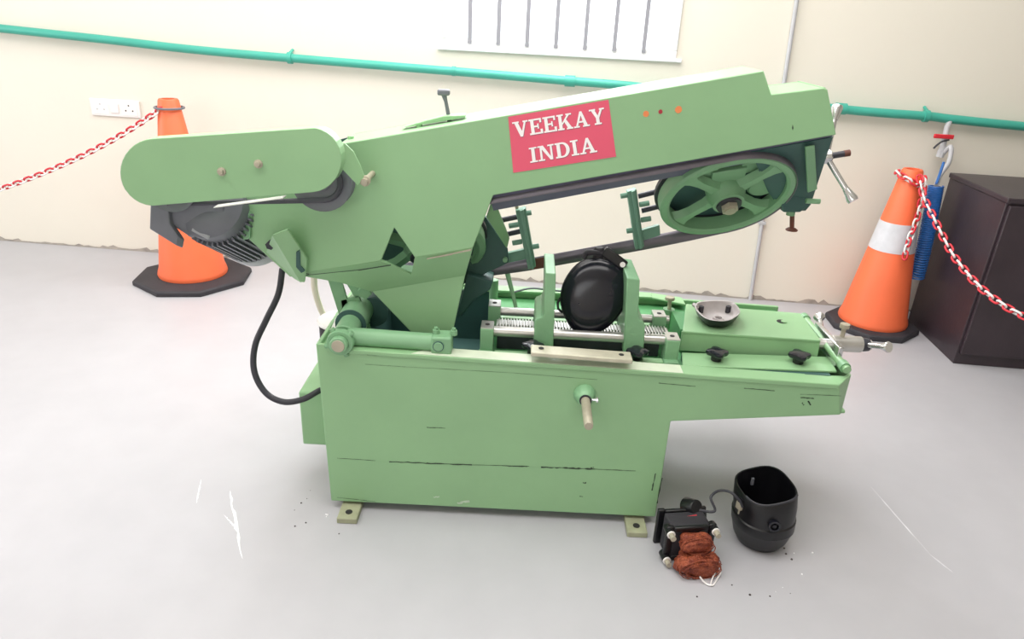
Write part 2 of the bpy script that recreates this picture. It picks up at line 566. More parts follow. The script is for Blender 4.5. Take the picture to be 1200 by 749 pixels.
# --- electrical box and pump at the left rear
ebx = MB()
a, b_ = P(350, 466, .1), P(357, 521, .1)
ebx.box((a.x, YF + .1, b_.z), (XL, YF + .36, .4 - .03))
eo = obj('electrical_box', ebx, 'green', saw, bevel=.006)
obj('box_hinge', MB().tube([(XL - .004, YF + .1, .47), (XL - .004, YF + .1, .53)], .006, 8), 'dark_steel_and_shade', eo)
obj('grey_box_base', MB().box((a.x + .004, YF + .104, b_.z - .002), (XL, YF + .356, b_.z + .045)), 'motor_light', eo, bevel=.004)
pc = P(401, 390, .2); pc.z = -.045
pm = MB().lathe([(0, .56), (.068, .56), (.07, .57), (.07, .615), (.06, .62), (0, .62)], (pc.x, pc.y, pc.z), Zh, 28)
po = obj('coolant_pump', pm, 'rubber', saw)
obj('pump_cap', MB().lathe([(0, .619), (.062, .619), (.074, .622), (.076, .628), (.072, .634), (.03, .637), (0, .637)], (pc.x, pc.y, pc.z), Zh, 28), 'white_p', po)
hose = catmull([P(368, 318, .33), P(369, 340, .33), P(377, 365, .33), P(390, 385, .32), P(403, 400, .3)], 8)
obj('cream_hose', MB().tube(hose, .0105, 12), 'cream', saw)
cab_pts = catmull([P(331, 315, .16), P(326, 345, .14), P(312, 375, .12), P(299, 405, .1), P(298, 435, .07), P(311, 460, .05), P(332, 471, .04), P(355, 468, .05), P(374, 458, .08), P(384, 455, .12)], 8)
obj('power_cable', MB().tube(cab_pts, .0095, 12), 'cable', saw)

# --- pivot shaft, collar and link tube
ps0 = P(396, 406, -.035)
ps1 = V((ps0.x, YF + .4, ps0.z + .005))
piv = obj('pivot_shaft', MB().tube([ps0, ps0 + Yh * .07], .026, 24).tube([ps0 + Yh * .07, ps0 + Yh * .16], .034, 24).tube([ps0 + Yh * .16, ps1], .046, 28), 'green_cast', saw, bevel=.003)
col_c = ps0 + Yh * .018
obj('shaft_collar', MB().lathe([(.027, 0), (.037, 0), (.039, .004), (.039, .022), (.037, .026), (.027, .026)], col_c, Yh, 24, closed=True), 'green_cast', piv)
for an in (200, 290, 40, 120):
    dr = V((math.cos(math.radians(an)), 0, math.sin(math.radians(an))))
    obj('set_screw', MB().tube([col_c + Yh * .013 + dr * .034, col_c + Yh * .013 + dr * .048], .008, 8), 'green_cast', piv)
obj('shaft_end', MB().lathe([(0, -.002), (.018, -.002), (.019, 0), (.0, 0)], ps0, Yh, 20), 'bare', piv)
obj('hub_seam', MB().lathe([(.03, 0), (.0475, 0), (.0475, .006), (.03, .006)], ps0 + Yh * .155, Yh, 28, closed=True), 'green_dark', piv)
l0, l1 = P(408, 394, .04), P(523, 402, .04)
lk = obj('link_tube', MB().tube([l0, l0.lerp(l1, .5), l1], [.0275, .0265, .0265], 22), 'green_cast', saw, bevel=.002)
obj('clevis_block', MB().obox(l1 - Xh * .012, Xh * .03, Yh * .03, Zh * .03), 'green_cast', lk, bevel=.006)
obj('clevis_pin', MB().lathe([(0, -.006), (.013, -.006), (.014, -.004), (.014, .01), (0, .01)], l1 + V((-.02, -.03, .002)), Yh, 20), 'green_cast', lk)
obj('clevis_seam', MB().lathe([(.013, -.002), (.0165, -.002), (.0165, .002), (.013, .002)], l1 + V((-.02, -.031, .002)), Yh, 20, closed=True), 'green_dark', lk)
for dx in (-.03, .022):
    s_ = l1 + V((dx, 0, .028))
    obj('set_screw', MB().tube([s_, s_ + Zh * .014], .011, 6).tube([s_ + Zh * .014, s_ + Zh * .022], .006, 8), 'green_cast', lk)
# upright bracket leg below the bow, with its open slot
ul = MB()
d_ = .2
ul.prism([P(382, 322, d_), P(399, 326, d_), P(414, 374, d_), P(405, 394, d_)], (0, .012, 0))
ul.prism([P(402, 326, d_), P(418, 332, d_), P(432, 345, d_), P(416, 350, d_)], (0, .012, 0))
ul.prism([P(399, 352, d_), P(420, 346, d_), P(438, 396, d_), P(405, 394, d_)], (0, .012, 0))
obj('pivot_bracket', ul, 'green_cast', saw, bevel=.002)
hub = MB().lathe([(0, 0), (.05, 0), (.052, .01), (.052, .1), (.05, .11), (0, .11)], P(437, 366, .24), Yh, 26)
obj('pivot_hub', hub, 'green_dark', saw)
nut = P(427, 343, .17)
obj('hub_bolt', MB().tube([nut, nut + Yh * .02], .022, 6), 'green_cast', saw, bevel=.002)

# --- the bow
DB = .10
TH = .010
hole_top, hole_l, hole_b, hole_r = (462, 267), (446.5, 306), (482, 323), (486, 302)
plate_px = [(296, 196), (402, 168), (895, 83), (904, 111), (966, 103), (970, 105), (980, 158), (578, 229), (554, 291), hole_r, hole_top, hole_l, (347, 322), (340, 325), (279, 269), (283, 249)]
bp = MB().prism([P(x, y, DB) for x, y in plate_px], (0, TH, 0))
bow = obj('bow_frame', bp, 'green', saw, bevel=.0025)
fc = MB()
FO = [P(345, 322, DB), P(hole_l[0], hole_l[1], DB), P(hole_b[0], hole_b[1] - 1, DB + .03), P(hole_r[0], hole_r[1], DB), P(554, 291, DB), P(545, 323, DB + .05), P(436, 342, DB + .05), P(398, 331, DB + .03)]
fc.prism(FO, (0, .01, .003))
obj('lower_bend', fc, 'green', bow)
lp = MB().prism([P(436, 341.5, DB + .05), P(545, 322.5, DB + .05), P(528, 402, DB + .05), P(484, 392, DB + .05)], (0, .01, 0))
obj('lower_gusset', lp, 'green', bow, bevel=.002)
# ragged metal where the sheet was folded
for pts in ([(500, 303), (530, 297), (552, 292)],):
    mb = MB()
    for a, b in zip(pts[:-1], pts[1:]):
        A, B = P(*a, DB - .002), P(*b, DB - .002)
        mb.prism([A, B, B - Zh * .005, A - Zh * .003], (0, .003, 0))
    obj('fold_lip', mb, 'bare', bow)
scf = MB()
for (a, b, w) in (((420, 316), (458, 310), .0018), ((352, 323), (400, 318), .001), ((400, 318), (420, 316), .0012), ((350, 318), (362, 321), .001)):
    A, B = P(*a, DB - .001), P(*b, DB - .001)
    scf.add([A, B, B - Zh * w * 2, A - Zh * w * 2], [(0, 1, 2, 3)])
obj('scuff_mark', scf, 'scuff', bow, smooth=0)
# top plates, back plate
BW = .19
tp = MB()


def edge_plate(a, b, w=BW, th=.008, d0=DB):
    A, B = P(*a, d0) + Yh * TH, P(*b, d0) + Yh * TH
    nn = V((-(B - A).z, 0, (B - A).x)).normalized()
    tp.prism([A, B, B - nn * th, A - nn * th], (0, w, 0))


for a, b in (((396, 169.5), (895, 83)), ((895, 83), (904, 111)), ((904, 111), (969, 103))):
    edge_plate(a, b)
obj('bow_top_plate', tp, 'green', bow, bevel=.002)
bkp = MB()
A, B, C_, D_, E_ = P(396, 169.5, DB), P(895, 83, DB), P(904, 111, DB), P(969, 103, DB), P(980, 158, DB)
drop = Zh * .1
bkp.prism([A, B, C_, D_, E_ + Zh * .02, B - Zh * .15, A - drop], (0, .008, 0))
for i in range(len(bkp.v)): bkp.v[i] = bkp.v[i] + Yh * (BW - .008)
obj('bow_back_plate', bkp, 'green', bow)
rsp = MB().prism([P(x, y, DB) + Yh * .23 for x, y in ((300, 200), (402, 172), (560, 150), (580, 229), (545, 320), (430, 335), (347, 318), (284, 262))], (0, .008, 0))
obj('cutout_shade_plate', rsp, 'green_dark', bow)  # dark sheet added so the cutout looks shaded inside
# inclined inner plate that carries the wheels: its shade is coloured in as the dark band under the front plate
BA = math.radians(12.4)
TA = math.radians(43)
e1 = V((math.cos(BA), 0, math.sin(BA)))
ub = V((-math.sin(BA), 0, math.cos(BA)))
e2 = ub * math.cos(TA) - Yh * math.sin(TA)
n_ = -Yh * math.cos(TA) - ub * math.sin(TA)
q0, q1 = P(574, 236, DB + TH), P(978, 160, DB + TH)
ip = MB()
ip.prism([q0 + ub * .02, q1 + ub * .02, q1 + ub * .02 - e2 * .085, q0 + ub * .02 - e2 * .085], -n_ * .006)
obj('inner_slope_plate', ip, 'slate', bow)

# right end plate (we see its inner face), slide housing and screws
ex = P(979, 158, DB).x
ep = MB()
z_f = P(979, 158, DB).z
pe = P(948, 249, .34); xk = (pe.x - ex) / .24
ep.prism([P(969, 103, DB) + Yh * TH, P(979.5, 158, DB) + Yh * TH, P(979.5, 158, DB) + Yh * (BW + TH), P(969, 103, DB) + Yh * (BW + TH)], (-.008, 0, 0))
obj('bow_end_plate', ep, 'green', bow)
CR = P(851, 228, .265)
CL = P(494, 290, .265)
RW = .197
sl = MB()
sc = CR - n_ * .042
sl.prism([sc + (e1 * math.cos(a) + e2 * math.sin(a)) * (RW - .02) for a in [2 * math.pi * i / 40 for i in range(40)]], -n_ * .008)
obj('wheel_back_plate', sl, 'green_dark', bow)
sh = MB()
for (u, v_, w, hh, dz) in ((.0, .075, .05, .03, .03), (-.06, .085, .03, .025, .022), (.07, .09, .035, .025, .022), (.0, .02, .05, .04, .022)):
    sh.obox(sc + e1 * u + e2 * (v_) + n_ * dz * .5, e1 * w, e2 * hh, n_ * dz * .5)
obj('tension_slide', sh, 'green_cast', bow, bevel=.003)
obj('slide_boss', MB().lathe([(0, 0), (.05, 0), (.05, .02), (.045, .025), (0, .025)], sc + e1 * .12 - e2 * .02, n_, 24), 'green_cast', bow)
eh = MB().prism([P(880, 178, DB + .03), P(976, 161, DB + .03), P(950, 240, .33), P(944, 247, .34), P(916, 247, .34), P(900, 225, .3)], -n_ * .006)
obj('end_housing', eh, 'green_dark', bow)  # dark sheet, shade inside the bow end put into its colour
lg = MB().prism([P(944, 172, .12), P(955, 170, .12), P(958, 222, .24), P(947, 226, .24)], (0, .01, 0))
obj('slide_strip', lg, 'green_cast', bow, bevel=.002)
hb = MB().prism([P(912, 222, .3), P(950, 217, .3), P(947, 242, .3), P(938, 249, .3), P(918, 249, .3)], (0, .08, 0))
obj('guide_block', hb, 'green_dark', bow, bevel=.004)
bt0 = P(927, 248, .32); bt1 = P(928, 268, .32)
tb = obj('jack_bolt', MB().tube([bt0 + Zh * .02, bt1], .007, 10), 'rust', bow)
obj('bolt_foot', MB().lathe([(0, 0), (.018, 0), (.019, .003), (.012, .008), (0, .008)], bt1 - Zh * .006, Zh, 16), 'rust', bow)
obj('lock_nut', MB().tube([bt0 - Zh * .012, bt0 + Zh * .004], .013, 6), 'green_cast', bow)
nb = P(956, 236, .26)
obj('end_stud', MB().tube([nb - Xh * .03, nb + Xh * .012], .008, 8), 'green_cast', bow)
# blade tension star handle
hc = P(966, 184, .24)
shaft = obj('tension_screw', MB().tube([hc - e1 * .06, hc + e1 * .07], .009, 12), 'dark_steel_and_shade', saw)
obj('screw_tip', MB().tube([hc + e1 * .055, hc + e1 * .072], .0095, 12), 'rust', shaft)
hubm = MB().lathe([(0, -.014), (.018, -.014), (.02, -.01), (.02, .01), (.016, .014), (0, .014)], hc + e1 * .005, e1, 20)
obj('handle_hub', hubm, 'chrome', shaft)


def spoke_handle(a, b, r0, r1, parent, name='handle_arm'):
    a, b = V(a), V(b); d = b - a
    obj(name, MB().tube([a, a + d * .72], r0, 12).tube([a + d * .72, a + d * .76, a + d * .95, b], [r0 * 1.15, r0 * 1.2, r1, r1 * .9], 16), 'chrome', parent)


spoke_handle(hc + e1 * .005, P(1000, 236, .17), .0085, .0165, shaft)
spoke_handle(hc + e1 * .005, P(981.5, 124, .3), .0085, .0165, shaft)

# sign: pink field, white slab-serif letters with grey edges
SC = [(595.5, 137), (713, 117), (722, 183.5), (601.5, 202.5)]
np_ = obj('nameplate', MB().prism([P(x, y, DB) for x, y in SC], (0, -.0012, 0)), 'pink', saw, smooth=0)
np_['label'] = 'pink-red sign reading VEEKAY INDIA in white serif letters'


def rect(x0, y0, x1, y1): return [(x0, y0), (x1, y0), (x1, y1), (x0, y1)]


S_, B_ = .21, .1


def serif(x0, x1, y): return rect(x0, y, x1, y + B_)


GL = {}
GL['I'] = (.46, [rect(.13, 0, .33, 1), serif(0, .46, 0), serif(0, .46, .9)])
GL['E'] = (.84, [rect(.1, 0, .31, 1), rect(0, 0, .8, .11), rect(0, .89, .78, 1), rect(.3, .45, .55, .56), rect(.52, .34, .61, .67), rect(.69, 0, .84, .3), rect(.68, .72, .8, 1)])
GL['V'] = (.98, [[(.1, 1), (.33, 1), (.58, .28), (.5, 0), (.42, 0)], [(.76, 1), (.88, 1), (.58, 0), (.48, 0), (.5, .2)], serif(0, .42, .9), serif(.66, .98, .9)])
GL['K'] = (.98, [rect(.1, 0, .31, 1), serif(0, .42, 0), serif(0, .42, .9), [(.28, .4), (.68, .95), (.84, .95), (.3, .3)], [(.42, .56), (.58, .66), (.92, .05), (.66, .05)], serif(.56, .98, 0), serif(.58, .94, .9)])
GL['A'] = (1.0, [[(.1, 0), (.22, 0), (.52, .8), (.5, 1), (.44, 1)], [(.66, 0), (.9, 0), (.58, 1), (.44, 1)], serif(0, .36, 0), serif(.56, 1, 0), rect(.24, .28, .74, .39)])
GL['Y'] = (.96, [rect(.38, 0, .59, .5), [(.08, 1), (.31, 1), (.59, .42), (.38, .42)], [(.74, 1), (.87, 1), (.58, .38), (.46, .46)], serif(.26, .71, 0), serif(0, .4, .9), serif(.64, .96, .9)])
GL['N'] = (.98, [rect(.13, 0, .25, 1), rect(.74, 0, .86, 1), [(.1, 1), (.34, 1), (.86, 0), (.7, 0)], serif(0, .38, 0), serif(0, .3, .9), serif(.6, .98, .9)])
arc_o = [(.42 + .44 * math.cos(t), .5 + .5 * math.sin(t)) for t in [(-math.pi / 2 + math.pi * i / 12) for i in range(13)]]
arc_i = [(.42 + .23 * math.cos(t), .5 + .39 * math.sin(t)) for t in [(-math.pi / 2 + math.pi * i / 12) for i in range(13)]]
GL['D'] = (.88, [rect(.1, 0, .31, 1), rect(0, 0, .43, .11), rect(0, .89, .43, 1)] + [[arc_o[i], arc_o[i + 1], arc_i[i + 1], arc_i[i]] for i in range(12)])


def text_row(word, quad, gap=.05):
    tot = sum(GL[c][0] for c in word) + gap * (len(word) - 1)
    tl, tr, br, bl = [V((*p, 0)) for p in quad]

    def mp(u, v, d):
        p = (bl.lerp(br, u)).lerp(tl.lerp(tr, u), v)
        return P(p.x, p.y, d)
    x = 0
    for c in word:
        w, polys = GL[c]
        mb = MB()
        for pl in polys:
            cxp = sum(a for a, _ in pl) / len(pl); cyp = sum(b for _, b in pl) / len(pl)
            k_ = len(mb.f) * .00002
            mb.add([mp((x + a) / tot, b, DB - .002 - k_) for a, b in pl], [tuple(range(len(pl)))], 0)
            mb.add([mp((x + a + .03) / tot, b - .04, DB - .0014 - k_ * .5) for a, b in pl], [tuple(range(len(pl)))], 1)
        obj('letter', mb, ['white_ink', 'grey_ink'], np_, smooth=0)
        x += w + gap


text_row('VEEKAY', [(600, 143.5), (707.5, 126), (710, 144.5), (602.5, 161.5)])
text_row('INDIA', [(619.5, 173.5), (697, 160), (700, 178), (621.5, 191)])
for (px, py, r, mt) in ((757, 133.5, .0085, 'orange_ink'), (774, 131, .006, 'red_ink'), (795, 128.5, .01, 'orange_ink')):
    pts = [P(px, py, DB) + V((math.cos(a) * r * random.uniform(.85, 1), 0, math.sin(a) * r * random.uniform(.85, 1))) for a in [i * math.pi / 8 for i in range(16)]]
    obj('paint_dot', MB().prism(pts, (0, -.001, 0)), mt, bow, smooth=0)
obj('scuff_mark', MB().prism([P(928, 150, DB - .0005), P(929, 146, DB - .0005), P(930, 150, DB - .0005), P(929, 153, DB - .0005)], (0, .0005, 0)), 'scuff', bow, smooth=0)

# handle and small parts on top of the bow
hp = P(528, 139, .2)
br_ = MB().prism([P(470, 150, .17), P(545, 138, .17), P(545, 135, .17), P(520, 136, .17), P(500, 141, .17)], (0, .05, 0))
obj('top_bracket', br_, 'green', bow, bevel=.002)
ht = P(520, 110, .2)
tk = obj('top_lever', MB().tube([hp - Zh * .02, hp.lerp(ht, .7), ht], [.0065, .005, .008], 10), 'motor', bow)
obj('lever_knob', MB().obox(ht + Zh * .004, Xh * .017, Yh * .012, Zh * .008), 'motor', bow, bevel=.004)
for px, py in ((491, 146.5), (411, 162)):
    c = P(px, py, .18)
    obj('top_bolt', MB().tube([c - Zh * .01, c + Zh * .006], .009, 8), 'green', bow)

# --- belt guard, pulleys, motor
DG = -.075


def arc(c, r, a0, a1, n, ry=None):
    ry = ry or r
    return [(c[0] + r * math.cos(math.radians(a0 + (a1 - a0) * i / n)), c[1] - ry * math.sin(math.radians(a0 + (a1 - a0) * i / n))) for i in range(n + 1)]


g_out = arc((180.5, 202), 39.5, 94, 266, 16) + arc((364, 187.5), 36, -86, 82, 14, 38)
gp = MB().prism([P(x, y, DG) for x, y in g_out], (0, .004, 0))
bg_ = obj('belt_guard', gp, 'green', saw, bevel=.0015)
gw = MB()
gpts = [P(x, y, DG + .003) for x, y in g_out]
nG = len(gpts)
start, end = 17 + 9, 17 * 2 + 15  # the rim is open underneath
cen = sum(gpts, V((0, 0, 0))) / nG
ring = [gpts[i % nG] for i in range(17 + 4, nG + 12)]
for a, b in zip(ring[:-1], ring[1:]):
    ia, ib = a.lerp(cen, .012), b.lerp(cen, .012)
    gw.add([a, b, b + Yh * .045, a + Yh * .045, ia, ib, ib + Yh * .045, ia + Yh * .045], [(0, 1, 2, 3), (7, 6, 5, 4), (3, 2, 6, 7)])
obj('guard_rim', gw, 'green', bg_)
for px, py in ((260, 201), (303, 192)):
    c = P(px, py, DG)
    b2 = MB().lathe([(0, -.012), (.006, -.012), (.0075, -.008), (.0075, -.005), (.011, -.004), (.011, 0), (0, 0)], c, Yh, 14)
    obj('guard_bolt', b2, 'bare', bg_)
gb = P(428, 212, .004)
obj('guard_lug', MB().lathe([(0, -.016), (.009, -.016), (.009, -.006), (.014, -.005), (.014, .006), (.008, .006), (.008, .1), (0, .1)], gb, Yh, 14), 'bare', bg_)
lug = MB().prism([P(396, 172, -.04), P(404, 168, -.02), P(414, 178, -.01), P(422, 194, -.0), P(427, 208, -.0), P(419, 217, -.01), P(400, 197, -.04)], (0, .006, 0))
obj('guard_tab', lug, 'green', bg_)


def pulley(c, r, name='pulley'):
    prof = [(0, -.03), (r * .3, -.03), (r * .32, -.022), (r * .8, -.018), (r, -.026), (r, -.02), (r * .86, -.006), (r * .86, .0), (r, .014), (r, .02), (0, .02)]
    return obj(name, MB().lathe(prof, c, Yh, 36), 'motor', saw)


pr = P(379, 210, .045); pl_ = P(203, 216, .02)
pulley(pr, .083); pulley(pl_, .07)
# v-belt
bpts = []
for k in range(19):
    a = math.radians(90 + 180 * k / 18); bpts.append(pl_ + V((math.cos(a), 0, math.sin(a))) * .052)
for k in range(19):
    a = math.radians(-90 + 180 * k / 18); bpts.append(V((pr.x, pl_.y, pr.z)) + V((math.cos(a), 0, math.sin(a))) * .052)
obj('drive_belt', MB().tube(bpts, .0075, 8, closed=True), 'belt', saw)
gl_ = P(250, 243, -.04); gr_ = P(331, 232, -.04)
obj('guard_rim_highlight', MB().prism([gl_, gr_, gr_ - Zh * .0022, gl_ - Zh * .0022], (0, .03, 0)), 'white_p', bg_)  # white strip painting the highlight on the guard's lower edge

# motor hanging behind the guard, its axis sloping down to the rear
ma = V((0.05, math.cos(math.radians(30)), -math.sin(math.radians(30)))).normalized()
mc = P(240, 236, .05)
mu = (Xh - ma * ma.x).normalized()
MR = .104
mbody = MB().lathe([(0, 0), (.03, -.01), (.08, 0), (MR * .95, .02), (MR * .95, .3), (.0, .3)], mc, ma, 40)
mot = obj('motor', mbody, 'motor', saw)
mot['label'] = 'grey finned electric motor'
w_ = ma.cross(mu)
for k in range(44):
    an = 2 * math.pi * k / 44
    dr = mu * math.cos(an) + w_ * math.sin(an)
    tn = ma.cross(dr)
    obj('cooling_fin', MB().obox(mc + ma * .18 + dr * (MR * .95 + .004), ma * .115, tn * .0026, dr * .008), 'motor', mot)
obj('fan_cover', MB().lathe([(.06, .295), (MR + .008, .295), (MR + .01, .3), (MR + .01, .345), (MR * .9, .36), (0, .36)], mc, ma, 40), 'motor_light', mot)
ef = [(176, 236), (175, 268), (207, 288), (209, 277), (199, 262), (196, 236)]
obj('end_flange', MB().prism([P(x, y, .0) for x, y in ef], ma * .035), 'motor', mot, bevel=.003)
obj('flange_web', MB().prism([P(196, 236, .015), P(199, 262, .015), P(222, 277, .03), P(262, 262, .03), P(262, 236, .03)], ma * .02), 'motor', mot, bevel=.003)
tbx = P(236, 273, .02)
obj('terminal_strip', MB().obox(tbx, (Xh * .022 - Zh * .012), Yh * .006, (Zh * .006 + Xh * .003)), 'motor_light', mot, bevel=.002)
# motor bracket parts at the left end of the bow plate
for px, py, r in ((291, 252, .012), (287, 270, .016)):
    c = P(px, py, DB - .001)
    b3 = MB().lathe([(0, -.008), (r * .55, -.008), (r * .6, -.004), (r, -.004), (r, 0), (0, 0)], c, Yh, 14)
    obj('bracket_bolt', b3, 'green_cast', bow)
cl_ = MB().prism([P(277, 265, DB - .012), P(293, 262, DB - .012), P(293, 280, DB - .012), P(284, 282, DB - .012)], (0, .01, 0))
obj('hinge_ear', cl_, 'green_cast', bow, bevel=.003)
gs = MB()
gs.prism([P(319, 276, .02), P(337, 269, .02), P(360, 304, .07), P(357, 331, .08), P(352, 331, .08)], (0, .008, .002))
obj('motor_gusset', gs, 'green', bow, bevel=.002)
gs = MB().prism([P(319, 276, .02), P(352, 331, .08), P(344, 326, DB), P(312, 296, DB)], (.008, 0, .004))
obj('gusset_web', gs, 'green', bow)
obj('gusset_slot', MB().prism([P(347, 296, .045), P(351, 294, .045), P(352, 312, .062), P(357, 318, .066), P(353, 320, .066), P(347, 313, .06)], (0, .006, .002)), 'green_dark', bow)
nu = P(316, 288, .06)
obj('gusset_nut', MB().tube([nu, nu + Yh * .03], .013, 6), 'dark_steel_and_shade', bow)

# --- band wheels (their planes lean with the bow)
def wheel(c, name='band_wheel'):
    rimm = MB().lathe([(RW, -.03), (RW + .004, -.026), (RW + .004, .014), (RW - .002, .02), (RW - .016, .021), (RW - .024, .014), (RW - .026, -.03)], c, n_, 56, closed=True)
    w = obj(name, rimm, 'green_cast', saw)
    web = MB()
    for k in range(4):
        a0 = math.radians(40 + 90 * k + (6 if k % 2 else -2))
        dr = e1 * math.cos(a0) + e2 * math.sin(a0); tn = e2 * math.cos(a0) - e1 * math.sin(a0)
        secs = []
        for r, hw in ((.035, .032), (.07, .021), (.12, .019), (.15, .026), (RW - .018, .05)):
            p = c + dr * r
            secs.append([p + tn * hw - n_ * .014, p + tn * hw * .6 + n_ * .008, p - tn * hw * .6 + n_ * .008, p - tn * hw - n_ * .014])
        sp_ = MB().loft(secs)
        obj('spoke', sp_, 'green_cast', w, smooth=50)
    hubp = MB().lathe([(0, -.03), (.058, -.03), (.056, .006), (.05, .014), (.046, .034), (.03, .036), (0, .036)], c, n_, 32)
    obj('wheel_hub', hubp, 'green_cast', w)
    obj('axle_washer', MB().lathe([(0, .034), (.036, .034), (.038, .037), (.036, .043), (.0, .043)], c, n_, 28), 'dark_steel_and_shade', w)
    obj('axle_nut', MB().tube([c + n_ * .042, c + n_ * .056], .026, 6).tube([c + n_ * .056, c + n_ * .062], .017, 20), 'bare', w)
    obj('wheel_backing', MB().lathe([(RW + .004, -.03), (RW + .012, -.032), (RW + .012, -.044), (RW - .02, -.046), (RW - .022, -.03)], c, n_, 56, closed=True), 'dark_steel_and_shade', w)
    return w


wheel(CR)
wheel(CL)

# --- blade: a closed loop over both wheels, twisted upright between the guides
rb_ = RW + .005
loop = []
for k in range(25):
    a = math.radians(90 - 180 * k / 24); loop.append((CR + (e1 * math.cos(a) + e2 * math.sin(a)) * rb_, n_))
gR, gL = P(747, 287, .385), P(614, 311, .385)
wv = ub * .95 + n_ * .05
lowR, lowL = CR - e2 * rb_, CL - e2 * rb_
def vdir(t): return (n_ * (1 - t) - ub * t).normalized()
loop.append((lowR.lerp(gR, .35), vdir(.35))); loop.append((lowR.lerp(gR, .7), vdir(.75)))
loop.append((gR, vdir(1))); loop.append((gR.lerp(gL, .5), vdir(1))); loop.append((gL, vdir(1)))
loop.append((gL.lerp(lowL, .3), vdir(.7))); loop.append((gL.lerp(lowL, .65), vdir(.35)))
for k in range(25):
    a = math.radians(270 - 180 * k / 24); loop.append((CL + (e1 * math.cos(a) + e2 * math.sin(a)) * rb_, n_))
bl = MB(); HW = .021
n = len(loop); vs = []
for p, w in loop: vs += [p + w * HW, p - w * HW]
bl.add(vs, [(2 * i, 2 * i + 1, 2 * ((i + 1) % n) + 1, 2 * ((i + 1) % n)) for i in range(n)])
bo_ = obj('saw_blade', bl, 'blade', saw, smooth=60)
sd = bo_.modifiers.new('gauge', 'SOLIDIFY'); sd.thickness = .0015
gz0, gz1 = gL + e1 * .02, gL + e1 * .075
obj('worn_blade_patch', MB().prism([gz0 + ub * .018 - Yh * .003, gz1 + ub * .018 - Yh * .003, gz1 - ub * .018 - Yh * .003, gz0 - ub * .018 - Yh * .003], (0, .001, 0)), 'rust', bo_, smooth=0)

# --- blade guides
def guide(px_quad, arms, bolts, low_arm, name='blade_guide'):
    tl, tr, br, bl2 = px_quad
    d0 = .345
    g1 = MB()
    pts = [P(*tl, d0), P(*tr, d0), P(*br, d0), P(*bl2, d0)]
    g1.prism(pts, (0, .035, 0))
    g_ = obj(name, g1, 'guide', saw, bevel=.002)
    # raised middle rib with grooves
    A, B, C2, D2 = pts
    r1 = MB().prism([A.lerp(B, .42), A.lerp(B, .8), D2.lerp(C2, .8), D2.lerp(C2, .42)], (0, -.012, 0))
    obj('guide_rib', r1, 'guide', g_, bevel=.002)
    for (a, b) in arms:
        obj('guide_arm', MB().tube([P(*a, .37), P(*b, .37)], .0085, 10), 'dark_steel_and_shade', g_)
    for b in bolts:
        c = P(*b, .355)
        obj('guide_bolt', MB().tube([c - e1 * .016, c + e1 * .016], .0095, 6), 'guide', g_, bevel=.002)
    obj('guide_foot', MB().prism([P(*q, .36) for q in low_arm], (0, .02, 0)), 'guide', g_, bevel=.002)
    return g_


gA = guide(((604, 247), (616, 244.5), (628, 313), (619, 316)), [((588, 258), (607, 254)), ((592, 275), (610, 271))],
           [(602, 264), (606, 284), (617, 250), (626, 289)], [(594, 297), (617, 292), (620, 303), (592, 309)])
gB = guide(((735, 225), (746, 222), (755, 289), (745, 293)), [((748, 230), (768, 225)), ((752, 247), (772, 242))],
           [(755, 239), (757, 257), (733, 229), (740, 270)], [(752, 270), (773, 264), (774, 276), (754, 282)])
obj('guide_rod', MB().tube([P(602, 232, .37), P(607, 247, .37)], .006, 10), 'bare', gA)
# drive-side bracket and gear case seen right of the front plate
br2 = MB().prism([P(576, 236, .2), P(581, 240, .2), P(597, 280, .34), P(594, 292, .34), P(570, 255, .2)], (0, .01, .004))
obj('drive_bracket', br2, 'green', bow, bevel=.002)
gc = MB().prism([P(569, 254, .33), P(595, 293, .33), P(596, 308, .33), P(560, 325, .33), P(540, 335, .33), P(540, 270, .33)], (0, .02, 0))
obj('gear_case', gc, 'green_dark', bow, bevel=.003)
cb = P(592, 304, .325)
obj('case_bolt', MB().tube([cb - Yh * .01, cb + Yh * .01], .008, 8), 'green_cast', bow)
gd = MB().prism([P(548, 322, .3), P(578, 330, .3), P(574, 340, .3), P(556, 352, .3), P(540, 372, .3), P(535, 372, .3)], (0, .1, 0))
obj('drive_housing', gd, 'green_dark', bow, bevel=.004)

# --- vise
vr = []
for (dd, zz, r) in ((.145, .597, .016), (.30, .6, .014)):
    a = P(585, 388, dd); b = P(786, 400, dd)
    x0, x1 = -.075, .505
    o = obj('vise_rail', MB().tube([(x0, YF + dd, zz), (x1, YF + dd, zz)], r, 20), 'steel', saw)
    vr.append(o)
obj('rail_gap_shade', MB().box((-.055, YF + .16, .53), (.455, YF + .285, .574)), 'dark_steel_and_shade', saw, bevel=.002)  # dark box added for the shadow in the gap under the rails
rk = MB(); x = -.05
rk.box((-.06, YF + .195, .575), (.49, YF + .25, .592))
rack = obj('rack', rk, 'steel', saw)
tm = None
x = -.055
while x < .485:
    if tm is None:
        tm = obj('rack_tooth', MB().prism([(0, 0, 0), (.0062, 0, 0), (.0046, 0, .007), (.0016, 0, .007)], (0, .05, 0)), 'steel', rack, loc=(0, 0, 0))
        tm.location = V((x, YF + .197, .592)) - world_of(rack)
    else:
        t2 = tm.copy(); col.objects.link(t2); t2.location = V((x, YF + .197, .592)) - world_of(rack)
    x += .0095
